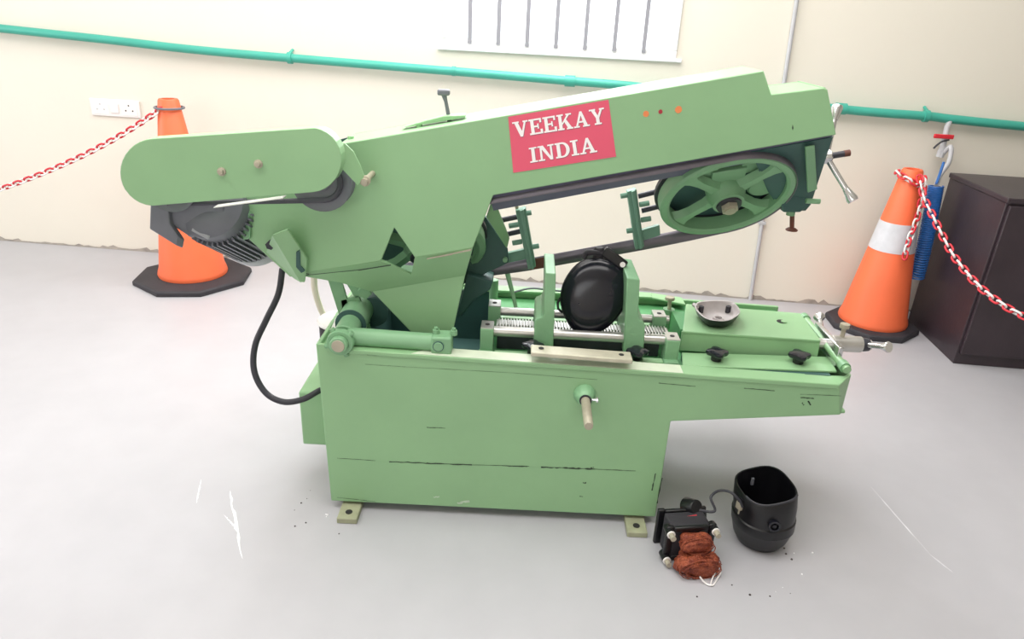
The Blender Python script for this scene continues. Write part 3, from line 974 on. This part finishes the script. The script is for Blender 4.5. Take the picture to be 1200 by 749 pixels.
for (x, dd, zz, hx) in ((-.085, .135, .62, .02), (-.07, .295, .628, .02), (.485, .135, .612, .021), (.47, .295, .62, .021)):
    bk2 = MB().box((x - hx, YF + dd - .028, .53), (x + hx, YF + dd + .03, zz))
    if dd < .2: bk2.box((x - hx - .004, YF + dd - .05, .53), (x + hx, YF + dd - .02, .548))
    o = obj('rail_block', bk2, 'green_cast', saw, bevel=.003)
    obj('block_cap', MB().box((x - hx + .001, YF + dd - .027, zz), (x + hx - .001, YF + dd + .029, zz + .003)), 'steel', o)
    obj('bolt_hole', MB().lathe([(0, .0032), (.0075, .0032), (.0075, .004), (0, .004)], (x, YF + dd, zz), Zh, 12), 'hole', o)
obj('vise_bed', MB().box((-.06, YF + .09, .53), (.46, YF + .12, .545)).box((-.06, YF + .34, .53), (.46, YF + .37, .56)), 'green', saw, bevel=.003)


def jaw(prof, dfront, dep, name='vise_jaw'):
    ps_ = [P(x, y, dfront) for x, y in prof]
    j = obj(name, MB().prism(ps_, (0, dep, 0)), 'green_cast', saw, bevel=.003)
    return j


jaw([(624.5, 413), (627, 377), (629, 374), (635, 372), (637.5, 367), (639, 320), (651.5, 321), (648, 415)], .12, .19)
jaw([(730.5, 415), (735, 326), (750, 328), (748, 368), (749.5, 375), (754.5, 378), (756, 382), (754, 417)], .12, .19)
# star knobs clamping the tables
def knob(c, s=1.0):
    c = V(c)
    prof = [(0, 0), (.017 * s, 0), (.018 * s, .014 * s), (.014 * s, .016 * s)]
    k = obj('clamp_knob', MB().lathe([(0, 0), (.016 * s, 0), (.0165 * s, .02 * s), (.0, .02 * s)], c, Zh, 18), 'black', saw)
    rings = []
    for (h, sc_) in ((.016, .55), (.019, .9), (.026, 1.0), (.032, .93), (.035, .6)):
        rings.append([c + Zh * h * s + V((math.cos(a), math.sin(a), 0)) * .031 * s * sc_ * (1 + .16 * math.cos(4 * a)) for a in [2 * math.pi * i / 32 for i in range(32)]])
    obj('knob_head', MB().loft(rings), 'black_gloss', k, smooth=50)


knob(PZ(839, 422, .556)); knob(PZ(935, 425, .556))
knob(PZ(624, 414, .556)); knob(PZ(746, 421, .552))

# --- right tables
up_t = MB()
zU = .61
TU = [PZ(800, 388, zU), PZ(962, 399, zU), PZ(938, 367, zU), PZ(804, 356, zU)]
up_t.prism(TU, (0, 0, -.008))
tbl = obj('rear_table_plate', up_t, 'green', saw, bevel=.002)
f0, f1 = TU[0], TU[1]
obj('table_riser', MB().prism([f0 + V((0, .002, -.004)), f1 + V((0, .002, -.004)), V((f1.x + .004, f1.y + .002, .54)), V((f0.x, f0.y + .002, .54))], (0, .012, 0)), 'green', tbl, bevel=.002)
obj('table_support', MB().box((f0.x, f0.y + .03, .53), (f1.x - .02, TU[2].y - .02, .602)), 'green_in', tbl)
hs = PZ(916, 377, zU)
obj('plate_slot', MB().lathe([(0, 0), (.016, 0), (.016, .0012), (0, .0012)], hs, Zh, 16), 'hole', tbl)
obj('slot_stud', MB().lathe([(0, 0), (.01, 0), (.01, .004), (0, .004)], hs + V((.006, -.004, 0)), Zh, 14), 'green', tbl)
zl = .556
TLW = [PZ(799, 413, zl), PZ(972, 418, zl), PZ(981, 435, zl), PZ(800, 428, zl)]
lo = MB().prism(TLW, (0, 0, -.007))
obj('front_table_plate', lo, 'green', saw, bevel=.002)
obj('table_ledge', MB().box((TLW[0].x, YF + .05, .53), (TLW[1].x - .04, TLW[0].y, .549)), 'green_dark', saw)
# rod along the right edge
ra, rbx = PZ(941, 371, .6), PZ(993, 434, .575)
rod = obj('edge_rod', MB().tube([ra, rbx], .012, 14), 'green', saw)
for tt in (.04, .93):
    c = ra.lerp(rbx, tt); dr = (rbx - ra).normalized()
    obj('rod_clip', MB().tube([c - dr * .012, c + dr * .012], .0165, 14), 'green_cast', rod)
cr_ = P(799, 377, .42)
ls = obj('stop_screw', MB().tube([P(784, 366, .4), P(785, 352, .4)], .007, 10), 'bare', saw)
lsb = P(785, 350, .4)
obj('screw_head', MB().lathe([(0, -.004), (.016, -.004), (.017, 0), (.015, .006), (0, .006)], lsb, Zh, 14), 'bare', ls)
obj('screw_boss', MB().tube([V((lsb.x, lsb.y, .53)), P(784, 362, .4)], .02, 14), 'green_cast', ls)
# small green posts beside the jaws
obj('coolant_post', MB().tube([V((P(579, 330, .5).x, YF + .5, .53)), P(579, 328, .5)], .016, 14), 'green_cast', saw)
obj('coolant_spout', MB().tube([P(594, 318, .4), P(601, 345, .36), P(605, 362, .33)], [.009, .007, .006], 10), 'green_cast', saw)
cb_ = catmull([P(600, 343, .5), P(622, 338, .5), P(645, 340, .5), P(690, 344, .5), P(740, 346, .5)], 6)
obj('thin_cable', MB().tube(cb_, .004, 8), 'motor', saw)

# vise lead screw star handle at the right end
vh = P(972, 402, .2)
vs0 = obj('vise_screw', MB().tube([V((.9, vh.y, vh.z - .005)), vh + Xh * .13], .017, 18), 'steel', saw)
pt = MB().prism([P(962, 375, .3), P(971, 382, .3), P(985, 412, .14), P(980, 418, .14)], (.012, 0, .004))
obj('screw_plate', MB().prism([V((.985, YF + .30, .62)), V((.985, YF + .1, .62)), V((.985, YF + .1, .555)), V((.985, YF + .30, .56))], (.016, 0, 0)), 'chrome', vs0, bevel=.003)
obj('clamp_sleeve', MB().tube([V((1.005, vh.y, vh.z)), V((1.1, vh.y, vh.z))], .026, 20), 'steel', vs0, bevel=.002)
tt0 = V((1.035, vh.y, vh.z + .02))
obj('t_bolt', MB().tube([tt0, tt0 + Zh * .035], .007, 10).tube([tt0 + Zh * .035, tt0 + Zh * .048], .015, 12), 'bare', vs0)
obj('t_bolt_end', MB().tube([tt0 - Zh * .07, tt0 - Zh * .03], .008, 8), 'bare', vs0)
hb_ = V((1.11, vh.y, vh.z))
obj('handle_hub', MB().lathe([(0, -.016), (.02, -.016), (.022, 0), (.02, .014), (0, .014)], hb_, Xh, 18), 'dark_steel_and_shade', vs0)
spoke_handle(hb_, P(1042, 407, .12), .009, .018, vs0)
spoke_handle(V((1.0, YF + .27, .6)), P(960, 371, .36), .008, .019, vs0)

# ------------------------------------------------------------------ loose parts on and beside the saw
ZO = 5.76
ov_px = [(640 + x / ZO, 270 + y / ZO) for x, y in ((330, 190), (420, 205), (500, 260), (545, 340), (548, 420), (515, 520), (440, 620), (350, 680), (260, 692), (180, 655), (125, 560), (105, 470), (120, 370), (170, 280), (240, 215))]
LN = V((0, -math.cos(math.radians(14)), math.sin(math.radians(14))))
oc = P(690, 388, .175)


def PO(px, py, off=0):
    d = ray(px, py); p0 = oc + LN * off
    return CAM + d * ((p0 - CAM).dot(LN) / d.dot(LN))


def closed_curve(pts, n=4):
    pts = [V(p) for p in pts]; N = len(pts); out = []
    for i in range(N):
        a, b, c, d = pts[(i - 1) % N], pts[i], pts[(i + 1) % N], pts[(i + 2) % N]
        for k in range(n):
            t = k / n
            out.append(.5 * ((2 * b) + (c - a) * t + (2 * a - 5 * b + 4 * c - d) * t * t + (3 * b - a - 3 * c + d) * t ** 3))
    return out


ovr = closed_curve([PO(*p) for p in ov_px], 3)
occ = sum(ovr, V((0, 0, 0))) / len(ovr)
ov = thing('oval_cover', V((oc.x, oc.y, .61)), 'glossy black oval motor cover with a buckle, leaning between the vise jaws', 'cover')
rings = []
for s_, h in ((1.0, -.03), (1.0, -.002), (1.02, 0), (1.02, .004), (.985, .006), (.96, .011), (.91, .018), (.84, .0245), (.75, .03), (.64, .0345), (.52, .038), (.38, .0405), (.22, .042), (.08, .0427)):
    rings.append([occ + (p - occ) * s_ + LN * h for p in ovr])
obj('cover_shell', MB().loft(rings, True, True), 'black_gloss', ov, smooth=75)
obj('rim_seam', MB().tube([occ + (p - occ) * 1.015 + LN * .001 for p in ovr], .0035, 8, closed=True), 'black', ov)
cpt = PO(689.5, 377, .033)
obj('screw_dot', MB().lathe([(0, 0), (.003, 0), (.002, .004), (0, .004)], cpt - LN * .012, LN, 10), 'chrome', ov)
bkl = MB()
bc = PO(720, 303, -.006)
d1 = (PO(733, 312, -.006) - PO(708, 293, -.006)).normalized(); d2 = LN.cross(d1)
bkl.obox(bc, d1 * .042, d2 * .017, LN * .012)
bb = obj('buckle', bkl, 'black', ov, bevel=.006)
obj('buckle_hole', MB().lathe([(0, 0), (.0085, 0), (.0085, .003), (0, .003)], bc + d1 * .03 + LN * .0125, LN, 16), 'white_p', bb)
st = catmull([PO(684, 303, -.01), PO(688, 296, -.006), PO(697, 296, 0), PO(706, 297, -.004), PO(712, 300, -.006)], 6)
obj('strap', MB().tube(st, .0085, 10), 'rubber', ov)
kn = PO(702, 292, -.01)
obj('latch_post', MB().tube([kn - Zh * .03, kn, kn + Zh * .006], [.017, .016, .012], 14), 'rubber', ov)
obj('side_clip', MB().tube([PO(657, 349, -.012), PO(653.5, 355, -.006), PO(654, 362, -.006), PO(659, 366, -.012)], .004, 8), 'rubber', ov)

# shallow cast cover lying open on the rear table
zt_ = zU + .036
rim_px = [(820, 353.5), (838, 352), (856, 353), (862, 356), (867, 363), (866.5, 368), (858, 374), (848, 376.5), (832, 375), (822, 370), (815, 362), (814.5, 357)]
rimo = closed_curve([PZ(x, y, zt_) for x, y in rim_px], 3)
dc = sum(rimo, V((0, 0, 0))) / len(rimo)
dish = thing('end_cover', V((dc.x, dc.y, zU)), 'open grey cast end cover with black outside lying on the rear table plate', 'cover')
low = []
rings = [[V((*(dc + (p - dc) * s_).xy, zU + h * .69)) for p in rimo] for s_, h in ((.55, .0), (.72, .004), (.88, .022), (.97, .044), (1.0, .052), (.985, .0535), (.93, .052), (.9, .04), (.8, .018), (.6, .009), (.3, .008))]
mb = MB().loft(rings[:5], True, False, 0).loft(rings[4:], False, True, 1)
obj('cover_shell', mb, ['black', 'zinc'], dish, smooth=60)
for px, py in ((822, 357), (854, 357)):
    c = PZ(px, py + 2, zt_ - .006)
    obj('screw_post', MB().tube([V((c.x, c.y, zU + .008)), c], .009, 12), 'rubber', dish)
obj('bearing_seat', MB().lathe([(.012, .008), (.018, .006), (.018, .014), (.012, .014)], V((dc.x + .002, dc.y - .012, zU)), Zh, 20, closed=True), 'zinc', dish)
obj('side_lug', MB().tube([PZ(817, 360, zt_ - .004), PZ(813, 357, zt_ - .004)], .007, 10), 'zinc', dish)

# ------------------------------------------------------------------ stripped motor on the floor
sc0 = PZ(803, 652, 0)
stt = thing('motor_core', V((sc0.x, sc0.y, 0)), 'stripped black motor core with exposed copper windings on the floor by the saw', 'motor')
ax_ = V((.985, .17, 0)).normalized(); ay_ = V((-.17, .985, 0)).normalized()
so = V((sc0.x, sc0.y - .012, 0))


def SL(u, v, w): return so + ax_ * u + ay_ * v + Zh * w * .86


core = MB().obox(SL(0, .035, .075), ax_ * .062, ay_ * .035, Zh * .06)
obj('lamination_stack', core, 'rubber', stt, bevel=.005)
for v in (-.004, .076):
    fr_ = MB()
    for (u0, u1, w0, w1) in ((-.078, -.055, .0, .15), (.055, .078, .0, .15), (-.055, .055, .0, .02), (-.055, .055, .125, .145)):
        fr_.prism([SL(u0, v, w0), SL(u1, v, w0), SL(u1, v, w1), SL(u0, v, w1)], ay_ * .014)
    obj('end_bracket', fr_, 'black', stt, bevel=.004)
for (u, w) in ((-.07, .018), (.07, .018), (-.07, .132), (.07, .132)):
    c = SL(u, -.004, w)
    so_ = obj('corner_boss', MB().tube([SL(u, .02, w), SL(u, -.012, w)], .0125, 14), 'black', stt)
    if (u, w) != (.07, .018):
        obj('stud', MB().tube([c - ay_ * .008, c - ay_ * .034], .0085, 12), 'bare', so_)
        obj('stud_washer', MB().lathe([(0, 0), (.0125, 0), (.0125, .004), (0, .004)], c - ay_ * .012, -ay_, 14), 'white_p', so_)


def lump(c, ru, rv, rw, seed, n=18, m_=12):
    rnd = random.Random(seed); ph = [rnd.uniform(0, 6) for _ in range(6)]
    mb = MB(); vs, fs = [], []
    for i in range(m_ + 1):
        th = math.pi * i / m_
        for k in range(n):
            an = 2 * math.pi * k / n
            bump = 1 + .1 * math.sin(3 * an + ph[0] + 2 * th) + .07 * math.sin(5 * th + ph[1] + an * 2) + .05 * rnd.uniform(-1, 1)
            x, y, z = math.sin(th) * math.cos(an) * bump, math.sin(th) * math.sin(an) * bump, math.cos(th) * bump
            x = math.copysign(abs(x) ** .75, x); z = math.copysign(abs(z) ** .75, z)
            vs.append(V(c) + ax_ * x * ru + ay_ * y * rv + Zh * z * rw)
    for i in range(m_):
        for k in range(n):
            k2 = (k + 1) % n
            fs.append((i * n + k, i * n + k2, (i + 1) * n + k2, (i + 1) * n + k))
    return mb.add(vs, fs)


for i, (u, v, w, ru, rv, rw) in enumerate(((.006, -.026, .1, .05, .032, .028), (.012, -.045, .034, .068, .045, .034), (.0, .11, .06, .05, .026, .04))):
    wd = obj('copper_winding', lump(SL(u, v, w), ru, rv, rw, i), 'copper', stt, smooth=70)
    rnd = random.Random(20 + i)
    for k in range(20):        # loose turns of wire wound over the lump
        pts = []
        r0 = rnd.uniform(.65, 1.05); t0 = rnd.uniform(-.7, .7); ph = rnd.uniform(0, 6)
        for q in range(13):
            a = 2 * math.pi * q / 12 * .8 + ph
            pts.append(SL(u, v, w) + ax_ * math.cos(a) * ru * r0 + Zh * math.sin(a) * rw * r0 + ay_ * (t0 * rv * .9 - .35 * rv + rnd.uniform(-.002, .002)))
        obj('wire_turn', MB().tube(pts, .0015, 5), 'copper', wd)
cyl = SL(.03, .115, .13)
obj('bearing_cup', MB().tube([cyl, SL(.04, .075, .152), SL(.042, .07, .156)], [.026, .026, .022], 18), 'black', stt)
obj('side_arm', MB().prism([SL(.05, .08, .13), SL(.085, .08, .12), SL(.09, .08, .07), SL(.06, .08, .08)], ay_ * .02), 'black', stt, bevel=.004)
obj('red_sleeve', MB().tube([SL(-.02, .045, .137), SL(.035, .05, .139)], .006, 8), 'red', stt)
wp = catmull([PZ(820, 598, .17), PZ(833, 600, .17), PZ(838, 597, .175), PZ(833, 583, .2), PZ(843, 575, .21), PZ(856, 577, .215), PZ(866, 586, .2), PZ(870, 594, .17)], 7)
obj('lead_wire', MB().tube(wp, .004, 8), 'cable', stt)
for dx in (0, 5):
    wl_ = catmull([PZ(838 + dx * 1.3, 671, .012), PZ(834 + dx * 1.3, 680 - dx * .3, .004), PZ(832 + dx * .6, 686, .004), PZ(826, 683, .006), PZ(820, 676, .02)], 6)
    obj('white_lead', MB().tube(wl_, .0022, 6), 'white_p', stt)

# black motor housing beside it
hbx = V((.812, 1.815, 0))
hou = thing('motor_housing', hbx, 'black open bucket-shaped motor housing standing on the floor', 'housing')


def sq_ring(c, r, e, tilt, n=40, rot=.25):
    out = []
    for i in range(n):
        a = 2 * math.pi * i / n
        cx_, sy_ = math.cos(a), math.sin(a)
        k = (abs(cx_) ** e + abs(sy_) ** e) ** (-1 / e)
        x, y = cx_ * k * r * .95, sy_ * k * r * .95
        x, y = x * math.cos(rot) - y * math.sin(rot), x * math.sin(rot) + y * math.cos(rot)
        out.append(c + V((x, y, x * tilt[0] + y * tilt[1])))
    return out


sec = [(0, .066, 2.0, 0, 0, 0), (.006, .074, 2.0, 0, 0, 0), (.03, .088, 2.0, 0, 0, 0), (.07, .098, 2.1, 0, 0, 0), (.073, .1, 2.1, 0, 0, 0), (.105, .1, 2.2, -.002, .002, .1), (.109, .096, 2.2, -.002, .002, .1), (.15, .095, 2.5, -.006, .004, .3), (.2, .089, 3.0, -.012, .006, .45), (.203, .087, 3.0, -.012, .006, .45)]
rings = [sq_ring(hbx + V((dx, dy, z)), r, e, (.22 * t_, .3 * t_)) for z, r, e, dx, dy, t_ in sec]
inner = [sq_ring(hbx + V((dx, dy, z)), r, e, (.22 * t_, .3 * t_)) for z, r, e, dx, dy, t_ in ((.202, .083, 3.0, -.012, .006, .45), (.15, .088, 2.5, -.006, .004, .3), (.08, .09, 2.1, 0, 0, .1), (.02, .07, 2, 0, 0, 0))]
obj('housing_shell', MB().loft(rings + inner, True, True), 'black', hou, smooth=35)
wn = V((-.1, -.99, .1)).normalized()
wc_ = hbx + V((-.004, -.096, .13))
obj('cable_boss', MB().lathe([(.012, -.008), (.018, -.008), (.018, .006), (.012, .006)], wc_, wn, 20, closed=True), 'black_gloss', hou)
obj('boss_screw', MB().lathe([(0, -.004), (.007, -.004), (.006, .004), (0, .004)], wc_, wn, 12), 'black_gloss', hou)
tc_ = hbx + V((-.092, -.03, .15))
obj('brass_terminal', MB().obox(tc_, V((.004, -.01, 0)), V((.008, .003, 0)), V((0, 0, .012))).tube([tc_ - Zh * .01, tc_ + V((-.002, -.004, -.03))], .003, 6), 'bare', hou, bevel=.001)
obj('grip_tab', MB().prism([hbx + V((-.1, -.03, .155)), hbx + V((-.085, -.045, .15)), hbx + V((-.09, -.04, .175)), hbx + V((-.104, -.025, .18))], (.006, .006, 0)), 'black', hou)
rimw = catmull([V(rings[-1][i]) + Zh * .003 for i in range(22, 36)], 3)
obj('rim_wire', MB().tube(rimw, .0035, 8), 'cable', hou)
obj('inner_latch', MB().obox(hbx + V((-.03, .07, .17)), Xh * .004, Yh * .004, Zh * .012), 'motor', hou)

# ------------------------------------------------------------------ traffic cones
def cone(c, top, rb, rt, hp, label, band, yaw, base_label):
    c = V(c)
    t_ = thing('traffic_cone', c, label, 'traffic cone', 'orange cones by the wall')
    cut = .38
    pl = [(hp, -hp * cut), (hp, hp * cut), (hp * cut, hp), (-hp * cut, hp), (-hp, hp * cut), (-hp, -hp * cut), (-hp * cut, -hp), (hp * cut, -hp)]
    R_ = Matrix.Rotation(yaw, 3, 'Z')
    p0_ = [c + R_ @ V((x, y, 0)) for x, y in pl]
    rg = [[c + (p - c) * s_ + Zh * h for p in p0_] for s_, h in ((1.0, 0), (1.0, .022), (.97, .032), (.8, .036))]
    obj('base_plate', MB().loft(rg), 'rubber', t_, bevel=.003)
    z0 = .034
    sl_ = lambda z: rb * .93 + (rt - rb * .93) * (z - .09) / (top - .09)
    body = MB().lathe([(rb * .9, z0 - .003), (rb, z0), (rb * 1.02, z0 + .012), (rb, z0 + .03), (rb * .95, .09), (rt, top - .008), (rt * .9, top), (rt * .62, top), (rt * .6, top - .05)], c, Zh, 40)
    obj('cone_body', body, 'orange', t_, smooth=50)
    if band:
        za, zb = band
        obj('reflective_band', MB().lathe([(sl_(za) + .0005, za), (sl_(za) + .003, za), (sl_(zb) + .003, zb), (sl_(zb) + .0005, zb)], c, Zh, 40, closed=True), 'reflective', t_)
    return t_


LC = V((-1.885, 3.86, 0)); RC = V((1.98, 3.66, 0))
ltop = PY(204, 116, LC.y).z; rtop = PY(1069, 198, RC.y).z
cone(LC, ltop, .185, .052, .3, 'orange traffic cone behind the motor end of the saw, under the wall socket', None, .15, '')
cone(RC, rtop,   .175, .05, .225, 'orange traffic cone with a white reflective band beside the dark cabinet', (PY(1045, 291, RC.y).z, PY(1052, 259, RC.y).z), -.08, '')
lcx = LC + Zh * (ltop - .045)


# chains
def link_mesh(mt, name, L=.0225, W=.0135, r=.005):
    pts = []
    for k in range(16):
        a = 2 * math.pi * k / 16
        x = math.cos(a); y = math.sin(a)
        pts.append(V((math.copysign(max(0, abs(L) - W), x) + W * x if abs(x) > .05 else 0, W * y, 0)))
    mb = MB().tube(pts, r, 6, closed=True)
    me = bpy.data.meshes.new(name)
    me.from_pydata([tuple(p) for p in mb.v], [], mb.f)
    me.materials.append(M[mt]); me.shade_smooth()
    return me


LR, LW = link_mesh('red', 'red_chain_link'), link_mesh('white_p', 'white_chain_link')


def chain(path, label, root_loc, run=1):
    t_ = thing('plastic_chain', root_loc, label, 'chain', 'red and white barrier chains')
    pts = [V(p) for p in path]; acc = 0; i = 0; cnt = 0; pitch = .0335
    seglen = [(b - a).length for a, b in zip(pts[:-1], pts[1:])]
    tot = sum(seglen); s = 0
    while s < tot:
        q = s; j = 0
        while j < len(seglen) - 1 and q > seglen[j]: q -= seglen[j]; j += 1
        p = pts[j].lerp(pts[j + 1], min(1, q / seglen[j])); d = (pts[j + 1] - pts[j]).normalized()
        o_ = bpy.data.objects.new('chain_link', LR if (cnt // run) % 2 == 0 else LW)
        col.objects.link(o_); o_.parent = t_
        o_.rotation_mode = 'QUATERNION'
        o_.rotation_quaternion = d.to_track_quat('X', 'Z') @ Matrix.Rotation(math.pi / 4 + (math.pi / 2 if cnt % 2 else 0), 4, 'X').to_quaternion()
        o_.location = p - V(root_loc)
        s += pitch; cnt += 1
    return t_


def ring_pts(c, r, n, a0=0, a1=360, tilt=0, tx=0):
    return [c + V((math.cos(math.radians(a)) * r, math.sin(math.radians(a)) * r, math.sin(math.radians(a)) * r * tilt + math.cos(math.radians(a)) * r * tx)) for a in [a0 + (a1 - a0) * i / n for i in range(n + 1)]]


# left: a wire ring round the cone top holds the chain
rg_ = obj('wire_ring', MB().tube(ring_pts(lcx, .072, 28)[:-1], .006, 8, closed=True), 'motor', loc=lcx)
set_tags(rg_, 'grey wire ring around the top of the cone under the wall socket', 'ring')
ly = LC.y - .03
cp = [PY(x, y, ly - k) for x, y, k in ((187, 129, .02), (160, 147, .02), (130, 165, .02), (89, 186, .02), (40, 207, .03), (-20, 228, .04), (-90, 245, .05), (-200, 262, .08), (-330, 268, .12), (-480, 258, .18))]
chain(catmull(cp, 5), 'red and white plastic chain stretched from the cone under the wall socket', cp[0], 1)
# right: looped round the cone top with a tail hanging down, and a run to the right
rc = RC + Zh * (rtop - .05)
loop_ = ring_pts(rc, .068, 14, 150, 385, tilt=.15, tx=-.35)
tail = [PY(1083, 214, 3.56), PY(1080, 235, 3.55), PY(1073, 262, 3.54), PY(1065, 283, 3.52), PY(1059, 306, 3.5)]
chain(loop_ + [PY(1082, 208, 3.6)] + catmull(tail, 4), 'red and white plastic chain looped round the banded cone with its end hanging down', rc)
run_ = [PY(1078, 210, 3.56), PY(1083, 232, 3.5), PY(1094, 255, 3.4), PY(1108, 283, 3.3), PY(1122, 306, 3.2), PY(1150, 338, 3.05), PY(1190, 366, 2.9), PY(1240, 385, 2.8), PY(1320, 400, 2.7), PY(1430, 405, 2.6), PY(1560, 395, 2.5)]
chain(catmull(run_, 5), 'red and white plastic chain running from the banded cone past the dark cabinet', run_[0])

# ------------------------------------------------------------------ on the wall
pipe_px = [(-30, 30), (120, 46), (240, 59.5), (400, 73), (560, 86), (668, 95), (760, 103), (985, 128), (1085, 136), (1119, 140), (1240, 152)]
pp = [PW(x, y, .045) for x, y in pipe_px]
pp = [pp[0] + (pp[0] - pp[2]).normalized() * 2.4] + pp + [pp[-1] + (pp[-1] - pp[-4]).normalized() * 2.6]
pi_ = thing('wall_pipe', pp[5], 'long teal-green pipe running along the wall above the saw', 'pipe')
obj('pipe_run', MB().tube(catmull(pp, 6), .0225, 16), 'pipe', pi_)
for x, y in ((668, 95), (985, 127.5), (532, 83.5)):
    c = PW(x, y, .045)
    w_ = .028 if x != 532 else .01
    obj('pipe_coupling', MB().tube([c - WD * w_, c + WD * w_], .029 if x != 532 else .0255, 16), 'pipe', pi_)
for x, y in ((340, 68), (1085, 136)):
    c = PW(x, y, .045)
    cl2 = obj('pipe_clip', MB().tube([c - WD * .012, c + WD * .012], .031, 14), 'pipe', pi_)
    obj('clip_stem', MB().tube([c + Zh * .025, c + Zh * .04 - WN * .045], .008, 8), 'pipe', pi_)
# valve with a red lever under the pipe
vc = PW(1110, 148, .06)
va = thing('air_valve', vc, 'grey air valve with a red lever hanging from the teal pipe', 'valve')
vb = PW(1104, 176, .07)
obj('valve_body', MB().tube([PW(1114, 140, .05), vc, vb], [.014, .014, .016], 12).tube([vb, PW(1101, 184, .07)], .02, 8), 'conduit', va)
obj('valve_lever', MB().obox(PW(1106, 160, .09), WD * .05, WN * .006, Zh * .011), 'red', va, bevel=.004)
obj('pull_cord', MB().tube(catmull([PW(1112, 164, .09), PW(1104, 166, .1), PW(1098, 170, .1), PW(1094, 174, .1)], 4), .005, 6), 'cable', va)
# hoses
hz = catmull([PW(1103, 182, .07), PW(1114, 172, .1), PW(1112, 190, .12), PW(1102, 205, .12), PY(1097, 218, 3.72)], 6)
hs_ = thing('air_hose', hz[-1], 'coiled blue air hose hanging between the banded cone and the cabinet', 'hose')
obj('grey_hose_end', MB().tube(hz, .012, 10), 'conduit', hs_)
axis = catmull([PY(1097, 218, 3.72), PY(1091, 250, 3.7), PY(1084, 285, 3.68), PY(1074, 326, 3.66)], 40)
hel = []
N_ = len(axis)
for i in range(N_ * 4):
    q = i / 4; k = min(int(q), N_ - 2); p = axis[k].lerp(axis[k + 1], min(1, q - k))
    a = i * 2 * math.pi / 11.0
    hel.append(p + (WD * math.cos(a) + WN * math.sin(a)) * .034)
obj('blue_coil', MB().tube(hel, .0052, 6), 'blue', hs_)
obj('blue_tail', MB().tube(catmull([PY(1097, 216, 3.72), PY(1101, 205, 3.74), PY(1106, 190, 3.76)], 5), .007, 8), 'blue', hs_)

# conduit
cp0, cp1 = PW(932, 12, .015), PW(879, 352, .015)
cdx = (cp0 + cp1) / 2
cz = V((cdx.x, cdx.y, 0))
co = thing('wall_conduit', V((cp1.x, cp1.y, 0)), 'thin grey conduit running down the wall to the floor', 'conduit')
ctop = cp1.lerp(cp0, 1.0)
obj('conduit_tube', MB().tube([ctop + (ctop - cp1) * ((3.39 - ctop.z) / (ctop.z - cp1.z)), ctop, cp1.lerp(ctop, .06), cp1], .011, 10).tube(catmull([cp1, cp1 - Zh * .02 + WN * .02, PZ(884, 363, .012), PZ(897, 368, .012)], 5), .011, 10), 'conduit', co)
for tt in (.3, .75):
    c = cp1.lerp(cp0, tt)
    obj('conduit_clip', MB().obox(c, WD * .02, WN * .012, Zh * .009), 'conduit', co, bevel=.002)

# double socket
sa, sb, sc_, sd_ = PW(107, 114), PW(165, 118.5), PW(165, 139), PW(107, 134)
so2 = (sa + sc_) / 2
su = WD; hw, hh = (sb - sa).length / 2, abs(sa.z - sd_.z) / 2
sock = thing('wall_socket', so2, 'white double power socket with a switch on the wall', 'socket')
obj('socket_plate', MB().obox(so2 + WN * .006, WD * hw, WN * .006, Zh * hh), 'white_p', sock, bevel=.004)
for k in (-1, 1):
    c = so2 + WD * hw * .58 * k + WN * .0125
    so_ = obj('socket_insert', MB().obox(c, WD * hw * .32, WN * .0015, Zh * hh * .78), 'white_p', sock, bevel=.001)
    for (u, w) in ((0, .55), (-.14, -.3), (.14, -.3)):
        obj('socket_pin_hole', MB().lathe([(0, 0), (.0045, 0), (.0045, .001), (0, .001)], c + WD * hw * u + Zh * hh * w * .7 + WN * .0016, WN, 10), 'hole' if k > 0 else 'conduit', so_)
obj('switch_rocker', MB().obox(so2 + WN * .015, WD * hw * .16, WN * .004, Zh * hh * .55), 'white_p', sock, bevel=.002)

# dark cabinet
ck = V((2.245, 3.775, 0)); fd = -WN
zc = PY(1106, 203, 3.75).z
cb0 = ck - (-WN) * 0
cabn = thing('cabinet', V((ck.x + .3, ck.y - .3, 0)), 'dark brown wooden cabinet standing behind the banded cone', 'cabinet')
kx = WD; ky = -WN


def KB(u0, u1, v0, v1, z0, z1):       # u along the wall, v towards the room from the back corner
    p = ck + kx * u0 + WN * v0 + Zh * z0
    return MB().prism([p, p + kx * (u1 - u0), p + kx * (u1 - u0) + Zh * (z1 - z0), p + Zh * (z1 - z0)], WN * (v1 - v0))


obj('cabinet_body', KB(0, .8, 0, .56, 0, zc - .025), 'cabinet', cabn, bevel=.003)
obj('cabinet_top', KB(-.006, .81, -.005, .575, zc - .025, zc), 'cabinet', cabn, bevel=.004)
for u0 in (.012, .405):
    dd = obj('cabinet_door', KB(u0, u0 + .383, .56, .578, .06, zc - .035), 'cabinet', cabn, bevel=.003)
    hx = u0 + (.35 if u0 < .2 else .03)
    obj('door_handle', KB(hx, hx + .012, .578, .6, zc * .5, zc * .5 + .1), 'steel', dd, bevel=.003)
